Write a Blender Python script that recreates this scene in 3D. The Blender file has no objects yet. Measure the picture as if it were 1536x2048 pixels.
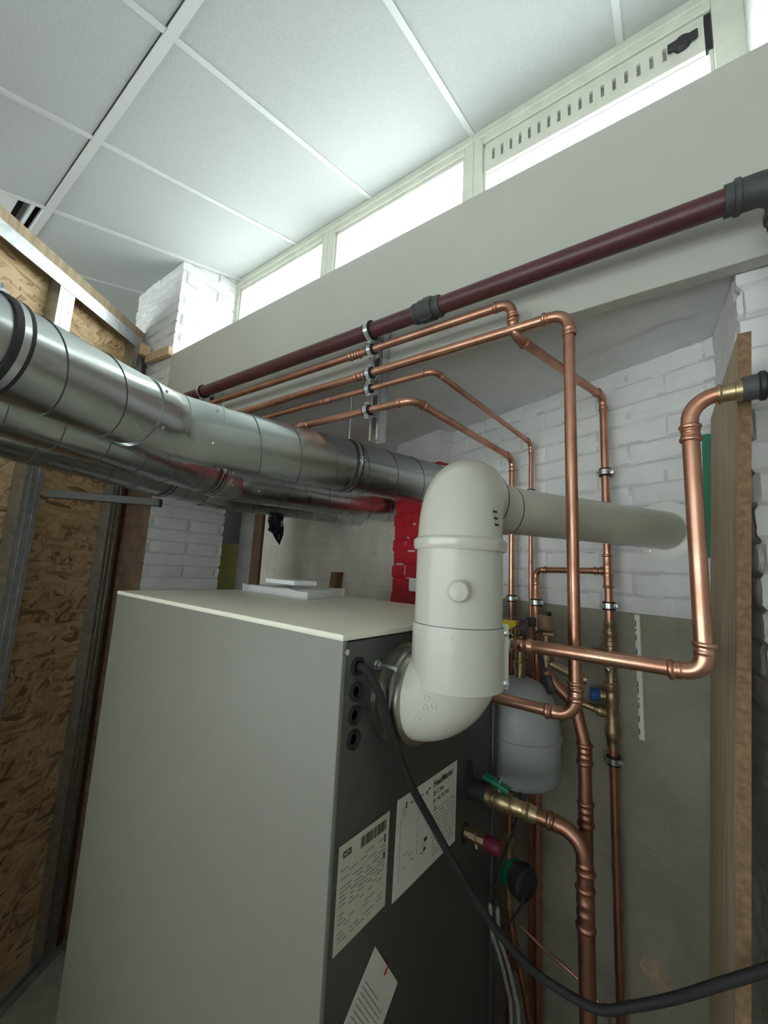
import bpy, bmesh, math, random
from mathutils import Vector, Matrix, noise
random.seed(7)
S = bpy.context.scene
C = S.collection
PI = math.pi
V = Vector

# ---------------------------------------------------------------- camera, world, lights, exposure
cam = bpy.data.cameras.new('camera'); camo = bpy.data.objects.new('camera', cam); C.objects.link(camo)
cam.sensor_fit = 'HORIZONTAL'; cam.sensor_width = 36; cam.lens = 36 * 795.5 / 1536; cam.clip_start = .01
camo.matrix_world = Matrix(((0.785387, 0.049023, 0.617060, 0), (0.616927, -0.143602, -0.773809, 0),
                            (0.050677, 0.988421, -0.143026, 2.2182), (0, 0, 0, 1)))
S.camera = camo
S.view_settings.view_transform = 'Standard'; S.view_settings.look = 'None'
S.view_settings.gamma = 1; S.view_settings.use_curve_mapping = False
S.view_settings.exposure = 0.46
W = bpy.data.worlds.new('sky'); S.world = W; W.use_nodes = True
W.node_tree.nodes['Background'].inputs[0].default_value = (0.97, 1.0, 0.985, 1)
W.node_tree.nodes['Background'].inputs[1].default_value = 5.7
S.cycles.use_denoising = True
S.cycles.max_bounces = 10; S.cycles.diffuse_bounces = 8; S.cycles.glossy_bounces = 5
S.cycles.sample_clamp_indirect = 8.0

# ---------------------------------------------------------------- frames of reference
G0 = V((-.12, 1.1232, 0)); U = V((.9986, .0536, 0)); VV = V((-.0536, .9986, 0))   # along / into the beam and window band
W0 = V((-.0692, 1.5564, 0)); WT = V((.95182, -.30666, 0)); WN = V((-.30666, -.95182, 0))  # brick wall: along to the right / out to the room
W0 = W0 + WN * (-1.46050222 - W0.dot(WN)); UZ = V((0, 0, 1))
def g(u, v, z): return G0 + U * u + VV * v + UZ * z
def w(s, off, z): return W0 + WT * s + WN * off + UZ * z
P0 = V((-2.935, .972, 0)); OD = V((-.5664, .8241, 0)); ON = V((.8241, .5664, 0))    # partition: along away / out to the boiler
def p_(s, off, z): return P0 + OD * s + ON * off + UZ * z

# ---------------------------------------------------------------- materials
def mat(name, col, rough=.5, metal=0, spec=.5, noise_amt=0, noise_scale=20, bump=0, bump_scale=200, col2=None, rough2=None, emit=None, trans=0, alpha=1, stretch=None, detail=6):
    m = bpy.data.materials.new(name); m.use_nodes = True; nt = m.node_tree; b = nt.nodes['Principled BSDF']
    b.inputs['Base Color'].default_value = (*col, 1); b.inputs['Roughness'].default_value = rough
    b.inputs['Metallic'].default_value = metal; b.inputs['Specular IOR Level'].default_value = spec
    b.inputs['Transmission Weight'].default_value = trans; b.inputs['Alpha'].default_value = alpha
    tc = nt.nodes.new('ShaderNodeTexCoord'); src = tc.outputs['Object']
    if stretch:
        mp = nt.nodes.new('ShaderNodeMapping'); mp.inputs['Scale'].default_value = stretch
        nt.links.new(src, mp.inputs[0]); src = mp.outputs[0]
    if noise_amt:
        n = nt.nodes.new('ShaderNodeTexNoise'); n.inputs['Scale'].default_value = noise_scale; n.inputs['Detail'].default_value = detail
        n.inputs['Roughness'].default_value = .62
        nt.links.new(src, n.inputs['Vector'])
        r = nt.nodes.new('ShaderNodeValToRGB'); r.color_ramp.elements[0].position = .35; r.color_ramp.elements[1].position = .68
        c2 = col2 or tuple(max(0, c * (1 - noise_amt)) for c in col)
        r.color_ramp.elements[0].color = (*c2, 1); r.color_ramp.elements[1].color = (*col, 1)
        nt.links.new(n.outputs['Fac'], r.inputs[0]); nt.links.new(r.outputs[0], b.inputs['Base Color'])
        if rough2 is not None:
            mr = nt.nodes.new('ShaderNodeMapRange'); mr.inputs[1].default_value = .35; mr.inputs[2].default_value = .68
            mr.inputs[3].default_value = rough2; mr.inputs[4].default_value = rough
            nt.links.new(n.outputs['Fac'], mr.inputs[0]); nt.links.new(mr.outputs[0], b.inputs['Roughness'])
    if bump:
        n2 = nt.nodes.new('ShaderNodeTexNoise'); n2.inputs['Scale'].default_value = bump_scale; n2.inputs['Detail'].default_value = 5
        nt.links.new(src, n2.inputs['Vector'])
        bp = nt.nodes.new('ShaderNodeBump'); bp.inputs['Strength'].default_value = bump; bp.inputs['Distance'].default_value = .004
        nt.links.new(n2.outputs['Fac'], bp.inputs['Height']); nt.links.new(bp.outputs[0], b.inputs['Normal'])
    if emit:
        b.inputs['Emission Color'].default_value = (*emit, 1); b.inputs['Emission Strength'].default_value = 1
    return m
def osb_material():
    m = bpy.data.materials.new('strand board'); m.use_nodes = True; nt = m.node_tree; b = nt.nodes['Principled BSDF']; L = nt.links
    uv = nt.nodes.new('ShaderNodeTexCoord')
    wob = nt.nodes.new('ShaderNodeTexNoise'); wob.inputs['Scale'].default_value = 14; L.new(uv.outputs['UV'], wob.inputs['Vector'])
    ad = nt.nodes.new('ShaderNodeMixRGB'); ad.inputs[0].default_value = .022; L.new(uv.outputs['UV'], ad.inputs[1]); L.new(wob.outputs['Color'], ad.inputs[2])
    res = None
    for k, (rot, sc) in enumerate(((.35, (9, 42, 1)), (1.25, (10, 46, 1)), (-.75, (8, 40, 1)), (2.2, (11, 50, 1)), (.05, (9, 55, 1)))):
        mp = nt.nodes.new('ShaderNodeMapping'); mp.vector_type = 'POINT'; mp.inputs['Rotation'].default_value = (0, 0, rot); L.new(ad.outputs[0], mp.inputs[0])
        m2 = nt.nodes.new('ShaderNodeMapping'); m2.inputs['Scale'].default_value = sc; m2.inputs['Location'].default_value = (k * 7.3, k * 3.1, 0); L.new(mp.outputs[0], m2.inputs[0])
        vo = nt.nodes.new('ShaderNodeTexVoronoi'); vo.inputs['Scale'].default_value = 1; L.new(m2.outputs[0], vo.inputs['Vector'])
        sx = nt.nodes.new('ShaderNodeSeparateXYZ'); L.new(vo.outputs['Color'], sx.inputs[0])
        if res is None: res = sx.outputs[0]
        else:
            gt = nt.nodes.new('ShaderNodeMath'); gt.operation = 'GREATER_THAN'; gt.inputs[1].default_value = .60; L.new(sx.outputs[1], gt.inputs[0])
            mx = nt.nodes.new('ShaderNodeMix'); L.new(gt.outputs[0], mx.inputs[0]); L.new(res, mx.inputs[2]); L.new(sx.outputs[0], mx.inputs[3]); res = mx.outputs[0]
    r = nt.nodes.new('ShaderNodeValToRGB'); cr = r.color_ramp
    cr.elements[0].position = .03; cr.elements[0].color = (.22, .12, .055, 1); cr.elements[1].position = .85; cr.elements[1].color = (.66, .47, .27, 1)
    e = cr.elements.new(.22); e.color = (.46, .30, .15, 1); e = cr.elements.new(.6); e.color = (.56, .38, .20, 1)
    L.new(res, r.inputs[0]); L.new(r.outputs[0], b.inputs['Base Color']); b.inputs['Roughness'].default_value = .6
    bp = nt.nodes.new('ShaderNodeBump'); bp.inputs['Strength'].default_value = .5; bp.inputs['Distance'].default_value = .003
    L.new(res, bp.inputs['Height']); L.new(bp.outputs[0], b.inputs['Normal'])
    return m
M = dict(
    white=mat('white painted brick', (.74, .74, .75), .6, noise_amt=.12, noise_scale=5, bump=.35, bump_scale=120),
    plaster=mat('rough lime plaster', (.37, .345, .285), .85, noise_amt=.22, noise_scale=6, bump=.9, bump_scale=160),
    brown_brick=mat('bare brown brick', (.26, .17, .12), .8, noise_amt=.35, noise_scale=14, bump=.6, bump_scale=120),
    joint=mat('shaded paint in the joints', (.55, .55, .55), .7), whitedirty=mat('grubby painted brick', (.60, .57, .52), .7, noise_amt=.2, noise_scale=5, bump=.4, bump_scale=100),
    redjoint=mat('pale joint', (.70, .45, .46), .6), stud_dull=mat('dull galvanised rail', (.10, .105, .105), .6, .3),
    red=mat('red painted brick', (.50, .010, .026), .45, noise_amt=.2, noise_scale=12, bump=.3, bump_scale=90),
    beam=mat('smooth cream paint', (.48, .48, .445), .6, noise_amt=.06, noise_scale=3, bump=.06, bump_scale=60),
    soffit=mat('painted concrete', (.80, .82, .82), .7, noise_amt=.16, noise_scale=4, bump=.25, bump_scale=40),
    floor=mat('cement floor', (.40, .37, .31), .8, noise_amt=.3, noise_scale=8, bump=.3, bump_scale=90),
    tile=mat('mineral ceiling tile', (.46, .475, .475), .85, noise_amt=.1, noise_scale=120, bump=.35, bump_scale=260),
    grid=mat('white enamelled grid', (.56, .57, .57), .45),
    room=mat('pale room wall', (.62, .62, .58), .8),
    frame=mat('cream window paint', (.62, .63, .56), .45, noise_amt=.12, noise_scale=12),
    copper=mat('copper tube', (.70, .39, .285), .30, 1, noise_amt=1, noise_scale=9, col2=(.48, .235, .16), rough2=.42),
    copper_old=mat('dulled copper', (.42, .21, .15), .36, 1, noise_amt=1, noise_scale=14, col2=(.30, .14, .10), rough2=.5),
    maroon=mat('maroon pipe paint', (.095, .026, .033), .42, noise_amt=.25, noise_scale=20),
    black=mat('black plastic', (.018, .018, .02), .5),
    coupling=mat('charcoal coupling rubber', (.05, .055, .055), .6, bump=.3, bump_scale=120),
    rubber=mat('black rubber', (.012, .012, .014), .7),
    collar=mat('dull flue collar', (.36, .34, .31), .34, 1),
    steel=mat('zinc plated steel', (.66, .68, .70), .28, 1),
    galv=mat('galvanised sheet', (.60, .64, .64), .23, 1, noise_amt=1, noise_scale=3.5, col2=(.47, .50, .495), detail=1.5, rough2=.30),
    seam=mat('dark duct seam', (.10, .11, .11), .5, .6),
    seal=mat('duct gasket', (.03, .03, .035), .6),
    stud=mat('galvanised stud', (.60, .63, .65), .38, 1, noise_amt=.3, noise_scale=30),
    brass=mat('brass', (.58, .45, .27), .34, 1, noise_amt=1, noise_scale=25, col2=(.33, .25, .16), rough2=.5),
    nickel=mat('nickel plated brass', (.60, .62, .60), .25, 1),
    boiler=mat('boiler enamel', (.185, .182, .162), .5, noise_amt=.04, noise_scale=30, bump=.05, bump_scale=400),  # same enamel as the lid, darkened: the sides' shade is in the colour
    boiler_top=mat('boiler enamel lid', (.74, .72, .62), .42),  # lightened copy of the side enamel, the light from above painted in
    boiler_back=mat('grey sheet steel', (.10, .10, .095), .45, .6, noise_amt=.15, noise_scale=12),
    flue=mat('white flue enamel', (.52, .51, .46), .22, noise_amt=.03, noise_scale=10),
    flue_clamp=mat('white bracket enamel', (.50, .50, .46), .3),
    paper=mat('white label paper', (.62, .60, .56), .6, noise_amt=.08, noise_scale=60),
    paper_y=mat('cream label paper', (.52, .52, .43), .6, noise_amt=.1, noise_scale=60),
    ink=mat('black ink', (.03, .03, .03), .6), ink2=mat('grey ink', (.22, .21, .21), .6), inkred=mat('red ink', (.5, .03, .03), .6),
    yellow=mat('yellow lever', (.80, .60, .02), .4), green=mat('green lever', (.0, .16, .08), .4), blue=mat('blue cap', (.02, .10, .35), .4),
    redcap=mat('dark red cap', (.13, .012, .03), .5), plum=mat('plum knob', (.05, .03, .045), .5), tan=mat('tan cap', (.30, .22, .15), .5),
    tank=mat('grey vessel enamel', (.40, .43, .45), .38, noise_amt=.08, noise_scale=8),
    wood=mat('sawn pine', (.62, .44, .26), .6, noise_amt=.3, noise_scale=18, stretch=(1, 1, .15)),
    plank=mat('weathered plank', (.50, .39, .26), .75, noise_amt=.35, noise_scale=22, stretch=(2, 2, .12), bump=.3, bump_scale=60),
    plank_edge=mat('brown plank edge', (.25, .15, .08), .8, noise_amt=.5, noise_scale=70),
    brownwood=mat('dark brown wood', (.17, .075, .035), .6, noise_amt=.3, noise_scale=15, stretch=(2, 2, .2)),
    greenboard=mat('green board', (.03, .20, .12), .7),
    osb=osb_material(),
    insul=mat('yellow insulation', (.80, .78, .20), .9, noise_amt=.35, noise_scale=15, bump=.6, bump_scale=90, col2=(.72, .72, .35)),
    greyshade=mat('blue grey opening shade', (.16, .17, .19), .6, noise_amt=.15, noise_scale=6),  # shade of the opening beyond the column, given as a colour
    greypanel=mat('grey scuffed panel', (.40, .38, .38), .7, noise_amt=.25, noise_scale=7),
    plastic=mat('clear film', (.92, .93, .95), .12, alpha=.42, spec=.8, bump=.5, bump_scale=45),
    doc=mat('paper stack', (.82, .83, .85), .6), whitepl=mat('white plastic', (.80, .80, .78), .35),
    tape=mat('black tape', (.010, .011, .018), .35, bump=.6, bump_scale=50),
    mortar=mat('beige mortar', (.52, .40, .30), .9, noise_amt=.25, noise_scale=40, bump=.8, bump_scale=120),
    glass=None,
    hose=mat('clear hose', (.55, .58, .56), .15, alpha=.25, spec=.8),
    lamp=mat('louvre enamel', (.62, .63, .63), .4),
    dark=mat('dark void', (.02, .02, .02), .9),
)
def glass_mat():
    m = bpy.data.materials.new('clear window glass'); m.use_nodes = True; nt = m.node_tree
    for n in list(nt.nodes): nt.nodes.remove(n)
    o = nt.nodes.new('ShaderNodeOutputMaterial'); t = nt.nodes.new('ShaderNodeBsdfTransparent'); gl = nt.nodes.new('ShaderNodeBsdfGlossy')
    gl.inputs['Roughness'].default_value = .02; mx = nt.nodes.new('ShaderNodeMixShader'); mx.inputs[0].default_value = .05
    t.inputs[0].default_value = (.95, .98, .97, 1)
    nt.links.new(t.outputs[0], mx.inputs[1]); nt.links.new(gl.outputs[0], mx.inputs[2]); nt.links.new(mx.outputs[0], o.inputs[0]); return m
M['glass'] = glass_mat()

# ---------------------------------------------------------------- helpers
def origin(o):
    p = V((0, 0, 0))
    while o: p += o.location; o = o.parent
    return p
def obj(name, bm, m, parent=None, smooth=True, loc=None):
    """link bm (world coordinates) as one mesh object; m may be a list of materials"""
    off = origin(parent) if parent else (loc or V((0, 0, 0)))
    bmesh.ops.recalc_face_normals(bm, faces=bm.faces)
    uvl = bm.loops.layers.uv.verify()
    for f in bm.faces:
        n = f.normal; f.smooth = smooth
        if abs(n.z) > .8: fx = lambda c: (c.x, c.y)
        else:
            t = V((-n.y, n.x, 0)); t.normalize(); fx = lambda c, t=t: (c.dot(t), c.z)
        for l in f.loops: l[uvl].uv = fx(l.vert.co)
    bmesh.ops.translate(bm, verts=bm.verts, vec=-off)
    me = bpy.data.meshes.new(name); bm.to_mesh(me); bm.free()
    for x in (m if isinstance(m, (list, tuple)) else [m]): me.materials.append(M[x])
    if smooth: me.set_sharp_from_angle(angle=math.radians(38))
    o = bpy.data.objects.new(name, me); C.objects.link(o)
    if parent: o.parent = parent
    else: o.location = off
    return o
def tag(o, label, cat, group=None, kind=None):
    if label: o['label'] = label
    if cat: o['category'] = cat
    if group: o['group'] = group
    if kind: o['kind'] = kind
    return o
def thing(name, loc, label, cat, group=None):
    o = bpy.data.objects.new(name, None); C.objects.link(o); o.location = V(loc); o.empty_display_size = .05
    return tag(o, label, cat, group)
def struct(name, bm, m, parent=None, smooth=False):
    o = obj(name, bm, m, parent, smooth)
    o['kind'] = 'structure'; return o
def B(): return bmesh.new()
def pbox(bm, o, a, b, c, bev=0, mi=0):
    """parallelepiped from corner o along a, b, c"""
    o, a, b, c = V(o), V(a), V(b), V(c)
    vs = [bm.verts.new(o + a * i + b * j + c * k) for k in (0, 1) for j in (0, 1) for i in (0, 1)]
    fs = [bm.faces.new([vs[i] for i in q]) for q in ((0, 2, 3, 1), (4, 5, 7, 6), (0, 1, 5, 4), (2, 6, 7, 3), (0, 4, 6, 2), (1, 3, 7, 5))]
    for f in fs: f.material_index = mi
    if bev:
        es = list({e for f in fs for e in f.edges})
        r = bmesh.ops.bevel(bm, geom=es, offset=bev, segments=2, profile=.5, affect='EDGES')
        for f in r['faces']: f.material_index = mi
    return bm
def cbox(bm, c, a, b, d, bev=0, mi=0):
    c, a, b, d = V(c), V(a), V(b), V(d); return pbox(bm, c - (a + b + d) / 2, a, b, d, bev, mi)
def sweep(bm, pts, radii, seg=24, caps=True, mi=0):
    pts = [V(p) for p in pts]; n = len(pts)
    if not isinstance(radii, (list, tuple)): radii = [radii] * n
    tans = []
    for i in range(n):
        a = pts[max(i - 1, 0)]; b = pts[min(i + 1, n - 1)]
        if (b - a).length < 1e-9: tans.append(tans[-1] if tans else None); continue
        tans.append((b - a).normalized())
    for i in range(n):
        if tans[i] is None: tans[i] = next(t for t in tans if t is not None)
    t0 = tans[0]; ref = V((0, 0, 1)) if abs(t0.z) < .9 else V((1, 0, 0)); nx = t0.cross(ref).normalized()
    rings = []
    for i in range(n):
        t = tans[i]; nx = (nx - t * nx.dot(t)).normalized(); ny = t.cross(nx)
        rings.append([bm.verts.new(pts[i] + (nx * math.cos(2 * PI * k / seg) + ny * math.sin(2 * PI * k / seg)) * radii[i]) for k in range(seg)])
    for i in range(n - 1):
        for k in range(seg):
            f = bm.faces.new((rings[i][k], rings[i][(k + 1) % seg], rings[i + 1][(k + 1) % seg], rings[i + 1][k])); f.material_index = mi
    if caps:
        f = bm.faces.new(rings[0][::-1]); f.material_index = mi
        f = bm.faces.new(rings[-1]); f.material_index = mi
    return bm
def lathe(bm, o, d, prof, seg=28, mi=0, caps=True):
    """profile of (distance along d, radius)"""
    o, d = V(o), V(d).normalized(); t = d; ref = V((0, 0, 1)) if abs(t.z) < .9 else V((1, 0, 0))
    nx = t.cross(ref).normalized(); ny = t.cross(nx); rings = []
    for h, r in prof:
        rings.append([bm.verts.new(o + d * h + (nx * math.cos(2 * PI * k / seg) + ny * math.sin(2 * PI * k / seg)) * max(r, 1e-5)) for k in range(seg)])
    for i in range(len(rings) - 1):
        for k in range(seg):
            f = bm.faces.new((rings[i][k], rings[i][(k + 1) % seg], rings[i + 1][(k + 1) % seg], rings[i + 1][k])); f.material_index = mi
    if caps:
        for q in (rings[0][::-1], rings[-1]):
            f = bm.faces.new(q); f.material_index = mi
    return bm
def tube_ring(bm, o, d, r0, r1, h, seg=28, mi=0):
    """open ring with wall thickness: inner r0, outer r1, along d for h"""
    return lathe(bm, o, d, [(0, r0), (0, r1), (h, r1), (h, r0), (0, r0)], seg, mi, False)
def arc(p0, c, p2, R, n=10):
    a = (V(p0) - V(c)).normalized(); b = (V(p2) - V(c)).normalized(); th = math.acos(max(-1, min(1, a.dot(b))))
    d = R / math.tan(th / 2); A = V(c) + a * d; bis = (a + b).normalized(); O = V(c) + bis * (R / math.sin(th / 2))
    ra = A - O; rb = (V(c) + b * d) - O; tot = PI - th; ax = ra.cross(rb).normalized()
    return [O + Matrix.Rotation(tot * i / n, 3, ax) @ ra for i in range(n + 1)]
def bead(r): return [(0, r), (.0, r * 1.10), (.5, r * 1.24), (1, r * 1.30), (1.5, r * 1.24), (2, r * 1.10)]
def socket_prof(L, r):
    """press socket of length L starting at its open end: bead, then crimped sleeve"""
    bw = min(.010, r * .55)
    return [(0, r * 1.02), (0, r * 1.12), (bw * .3, r * 1.28), (bw * .6, r * 1.32), (bw, r * 1.26), (bw * 1.3, r * 1.09), (L * .62, r * 1.09), (L * .68, r * 1.16), (L * .8, r * 1.16), (L * .88, r * 1.07), (L, r * 1.06)]
def elbow_mesh(pts_arc, r, L, seg=24):
    bm = B(); a0 = pts_arc[0]; d0 = (pts_arc[1] - pts_arc[0]).normalized(); a1 = pts_arc[-1]; d1 = (pts_arc[-1] - pts_arc[-2]).normalized()
    P = []; R_ = []
    for h, rr in socket_prof(L, r): P.append(a0 - d0 * (L - h)); R_.append(rr)
    for q in pts_arc[1:-1]: P.append(q); R_.append(r * 1.06)
    for h, rr in reversed(socket_prof(L, r)): P.append(a1 + d1 * (L - h)); R_.append(rr)
    # make coincident axial stations robust: explicit frames
    n = len(P); tans = []
    k0 = len(socket_prof(L, r))
    for i in range(n):
        if i < k0: tans.append(d0)
        elif i >= n - k0: tans.append(d1)
        else: tans.append((P[i + 1] - P[i - 1]).normalized())
    nx = d0.cross(V((0, 0, 1)) if abs(d0.z) < .9 else V((1, 0, 0))).normalized(); rings = []
    for i in range(n):
        t = tans[i]; nx = (nx - t * nx.dot(t)).normalized(); ny = t.cross(nx)
        rings.append([bm.verts.new(P[i] + (nx * math.cos(2 * PI * k / seg) + ny * math.sin(2 * PI * k / seg)) * R_[i]) for k in range(seg)])
    for i in range(n - 1):
        for k in range(seg): bm.faces.new((rings[i][k], rings[i][(k + 1) % seg], rings[i + 1][(k + 1) % seg], rings[i + 1][k]))
    return bm
def coupling_mesh(c, d, r, L, seg=24):
    p = socket_prof(L / 2, r); prof = [(h - L / 2, q) for h, q in p] + [(L / 2 - h, q) for h, q in reversed(p)]
    return lathe(B(), c, d, prof, seg, caps=False)
def pipe_run(name, label, cat, pts, r, m='copper', R=None, em=None, couplings=(), group=None, bends={}, L=None, plain=()):
    """a plumbed run: every straight a tube, every corner an elbow, couplings as (segment, fraction, length)"""
    pts = [V(p) for p in pts]; R = R or r * 2.2; L = L or r * 1.9; em = em or m
    root = thing(name, pts[0], label, cat, group); cur = pts[0]
    for i in range(1, len(pts)):
        if i < len(pts) - 1:
            A = arc(pts[i - 1], pts[i], pts[i + 1], bends.get(i, R)); end = A[0]
        else: A = None; end = pts[i]
        d = (end - cur).normalized()
        if (end - cur).length > .004:
            obj('tube', sweep(B(), [cur, end], r), m, root)
        if A:
            if i in plain: obj('elbow', sweep(B(), [A[0] - (A[1] - A[0])] + A + [A[-1] + (A[-1] - A[-2])], r * 1.03), em, root)
            else: obj('elbow', elbow_mesh(A, r, L), em, root)
            cur = A[-1]
    for si, fr, ln in couplings:
        a, b = pts[si], pts[si + 1]; c = a.lerp(b, fr)
        obj('coupling', coupling_mesh(c, b - a, r, ln), em, root)
    return root
def clamp(c, d, r, rod, rodlen, label, group='pipe clamps', ear=None):
    """rubber-lined two-screw pipe clamp round an axis d at c with a threaded stud along rod"""
    c, d, rod = V(c), V(d).normalized(), V(rod).normalized()
    t = thing('pipe_clamp', c, label, 'pipe clamp', group)
    obj('rubber_lining', tube_ring(B(), c - d * .014, d, r, r + .0062, .028), 'rubber', t)
    obj('band', tube_ring(B(), c - d * .0085, d, r + .0055, r + .0078, .017), 'steel', t)
    e = V(ear).normalized() if ear else -rod
    e = (e - d * e.dot(d)).normalized(); side = d.cross(e)
    for k in (-1, 1):
        q = c + e * k * (r + .010); bm = cbox(B(), q, e * .014, side * .009, d * .015, .001)
        sweep(bm, [q - side * .010, q + side * .010], .0028, 8); sweep(bm, [q + side * .009, q + side * .0125], .0045, 8)
        obj('screw_lug', bm, 'steel', t)
    bm = sweep(B(), [c + rod * (r + .005), c + rod * rodlen], .0038, 10)
    lathe(bm, c + rod * (r + .006), rod, [(0, .007), (.009, .007)], 6)
    obj('threaded_stud', bm, 'steel', t)
    return t

# ---------------------------------------------------------------- brickwork
def brick_d(s, z, seed, amp, ch=.075, bl=.225):
    c = math.floor(z / ch); x = s + (bl / 2 if c % 2 else 0); b = math.floor(x / bl)
    jz = noise.noise(V((s * 9, c * 3.1, seed))) * .004; jx = noise.noise(V((z * 13, b * 2.7, seed + 5))) * .004
    dz = min((z - c * ch + jz), (c + 1) * ch - z - jz); dx = min(x - b * bl + jx, (b + 1) * bl - x - jx)
    m = .009
    k = max(0, 1 - max(dz, 0) / m) if dz < m else 0; k2 = max(0, 1 - max(dx, 0) / (m * .9)) * .8 if dx < m else 0
    rec = max(k, k2); rec = rec * rec * (3 - 2 * rec)
    h = noise.noise(V((c * 7.3, b * 5.1, seed + 9))) * .35 + noise.noise(V((s * 30, z * 30, seed))) * .30 + noise.noise(V((s * 80, z * 80, seed))) * .15
    return amp * (-rec * (.75 + .5 * noise.noise(V((s * 6, z * 6, seed + 2)))) + h)
def joint(s, z, seed, h=.0030, ch=.075, bl=.225):
    c = math.floor(z / ch); x = s + (bl / 2 if c % 2 else 0); b = math.floor(x / bl)
    jz = noise.noise(V((s * 9, c * 3.1, seed))) * .004; jx = noise.noise(V((z * 13, b * 2.7, seed + 5))) * .004
    hh = h * (1 + 1.3 * noise.noise(V((s * 11, z * 11, seed + 7))))
    return min(abs(z - c * ch + jz), abs((c + 1) * ch - z - jz)) < hh or min(abs(x - b * bl + jx), abs((b + 1) * bl - x - jx)) < hh * .7
def brick_panel(bm, o, t, n, s0, s1, z0, z1, seed, amp=.007, ds=.0125, dz=.0094, fn=None, mi=0, mfn=None):
    ns = max(2, round((s1 - s0) / ds)); nz = max(2, round((z1 - z0) / dz)); G = []
    for j in range(nz + 1):
        z = z0 + (z1 - z0) * j / nz; row = []
        for i in range(ns + 1):
            s = s0 + (s1 - s0) * i / ns
            d = fn(s, z) if fn else brick_d(s, z, seed, amp)
            row.append(bm.verts.new(V(o) + V(t) * s + V(n) * d + UZ * z))
        G.append(row)
    for j in range(nz):
        zc = z0 + (z1 - z0) * (j + .5) / nz
        for i in range(ns):
            f = bm.faces.new((G[j][i], G[j][i + 1], G[j + 1][i + 1], G[j + 1][i]))
            f.material_index = mfn(s0 + (s1 - s0) * (i + .5) / ns, zc) if mfn else mi
    return G
def brick_prism(name, corners, z0, z1, seed, mats, mfn=None, amp=.008, ds=.013, dz=.0094):
    """brick pier: displaced skin round a plan outline (corners anticlockwise from above)"""
    per = []; n = len(corners); tot = 0
    for k in range(n):
        a, b = V(corners[k]), V(corners[(k + 1) % n]); L = (b - a).length; m = max(2, round(L / ds)); d = (b - a).normalized()
        pv = (a - V(corners[k - 1])).normalized(); out = V((d.y, -d.x, 0)); outp = V((pv.y, -pv.x, 0))
        for i in range(m):
            nn = (out + outp).normalized() * 1.25 if i == 0 else out
            per.append((a + d * (L * i / m), nn, tot + L * i / m, k))
        tot += L
    bm = B(); nz = round((z1 - z0) / dz); rows = []
    for j in range(nz + 1):
        z = z0 + (z1 - z0) * j / nz
        rows.append([bm.verts.new(p + nn * brick_d(s, z, seed, amp) + UZ * z) for p, nn, s, k in per])
    N = len(per)
    for j in range(nz):
        for i in range(N):
            f = bm.faces.new((rows[j][i], rows[j][(i + 1) % N], rows[j + 1][(i + 1) % N], rows[j + 1][i]))
            if mfn: f.material_index = mfn(per[i][3], z0 + (z1 - z0) * (j + .5) / nz, per[i][2])
    bm.faces.new(rows[0][::-1]); bm.faces.new(rows[-1])
    return struct(name, bm, mats, smooth=True)

# ================================================================= THE SETTING
struct('floor', pbox(B(), (-8, -2.3, -.12), (10.2, 0, 0), (0, 9, 0), (0, 0, .12)), 'floor')
# brick wall the flue runs through: brick above, cement render below
def wall_fn(s, z):
    if s < -1.2: return brick_d(s, z, 11, .0075)
    edge = 2.125 + .012 * noise.noise(V((s * 7, 3, 1))) + .006 * noise.noise(V((s * 30, 3, 2)))
    if z > edge: return brick_d(s, z, 11, .0105)
    return .004 + .003 * noise.noise(V((s * 9, z * 9, 4))) + .0012 * noise.noise(V((s * 40, z * 40, 4)))
bm = B()
brick_panel(bm, W0, WT, WN, -2.7, .42, 1.9, 3.0, 11, ds=.01, dz=.0062, fn=wall_fn, mfn=lambda s, z: (2 if s < -1.2 and z < 2.62 + .1 * noise.noise(V((s * 3, 1, 1))) else 3 if joint(s, z, 11) else 0) if (z > 2.12 or s < -1.2) else 1)
brick_panel(bm, W0, WT, WN, -2.7, .42, 0, 1.9, 11, ds=.04, dz=.04, fn=wall_fn, mfn=lambda s, z: 2 if s < -1.2 else 1)
brick_panel(bm, W0, WT, WN, -7.4, -2.7, 0, 3.0, 11, ds=.04, dz=.015, amp=.007, mi=2)
struct('wall_back', bm, ['white', 'plaster', 'whitedirty', 'joint'], smooth=True)
struct('wall_back_core', pbox(B(), w(-7.4, -.012, 0), WT * 7.9, WN * -.2, UZ * 3.1), 'plaster')
# concrete soffit between beam and brick wall, board marked
def soff():
    bm = B(); n = 130; G = []
    for i in range(n + 1):
        s = -7.4 + 8.2 * i / n; row = []
        for j in range(41):
            t = j / 40; a = g(s, .05, 0); b = w(0, -.1, 0)
            # run from the beam line to beyond the wall line
            far = (a - W0).dot(WN) / (-VV.dot(WN)) + .12; q = a + VV * (far * t)
            band = math.floor(((q - W0).dot(WN)) / .17); fr = ((q - W0).dot(WN)) / .17 - band
            step = .004 if (fr < .06) else 0
            row.append(bm.verts.new(V((q.x, q.y, 2.985 + step + .003 * noise.noise(V((s * 3, band * 4.4, 2))) + .0015 * noise.noise(V((q.x * 25, q.y * 25, 1)))))))
        G.append(row)
    for i in range(n):
        for j in range(40): bm.faces.new((G[i][j], G[i + 1][j], G[i + 1][j + 1], G[i][j + 1]))
    return bm
struct('ceiling_soffit', soff(), 'soffit', smooth=True)
struct('ceiling_slab', pbox(B(), g(-7.4, .05, 3.0), U * 8.3, VV * 3.4, UZ * .1), 'soffit')
# beam board in front of the windows
bm = pbox(B(), g(-2.475, 0, 2.962), U * 4.4, VV * .045, UZ * .55, .003)
struct('trim_beam', bm, 'beam')
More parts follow.
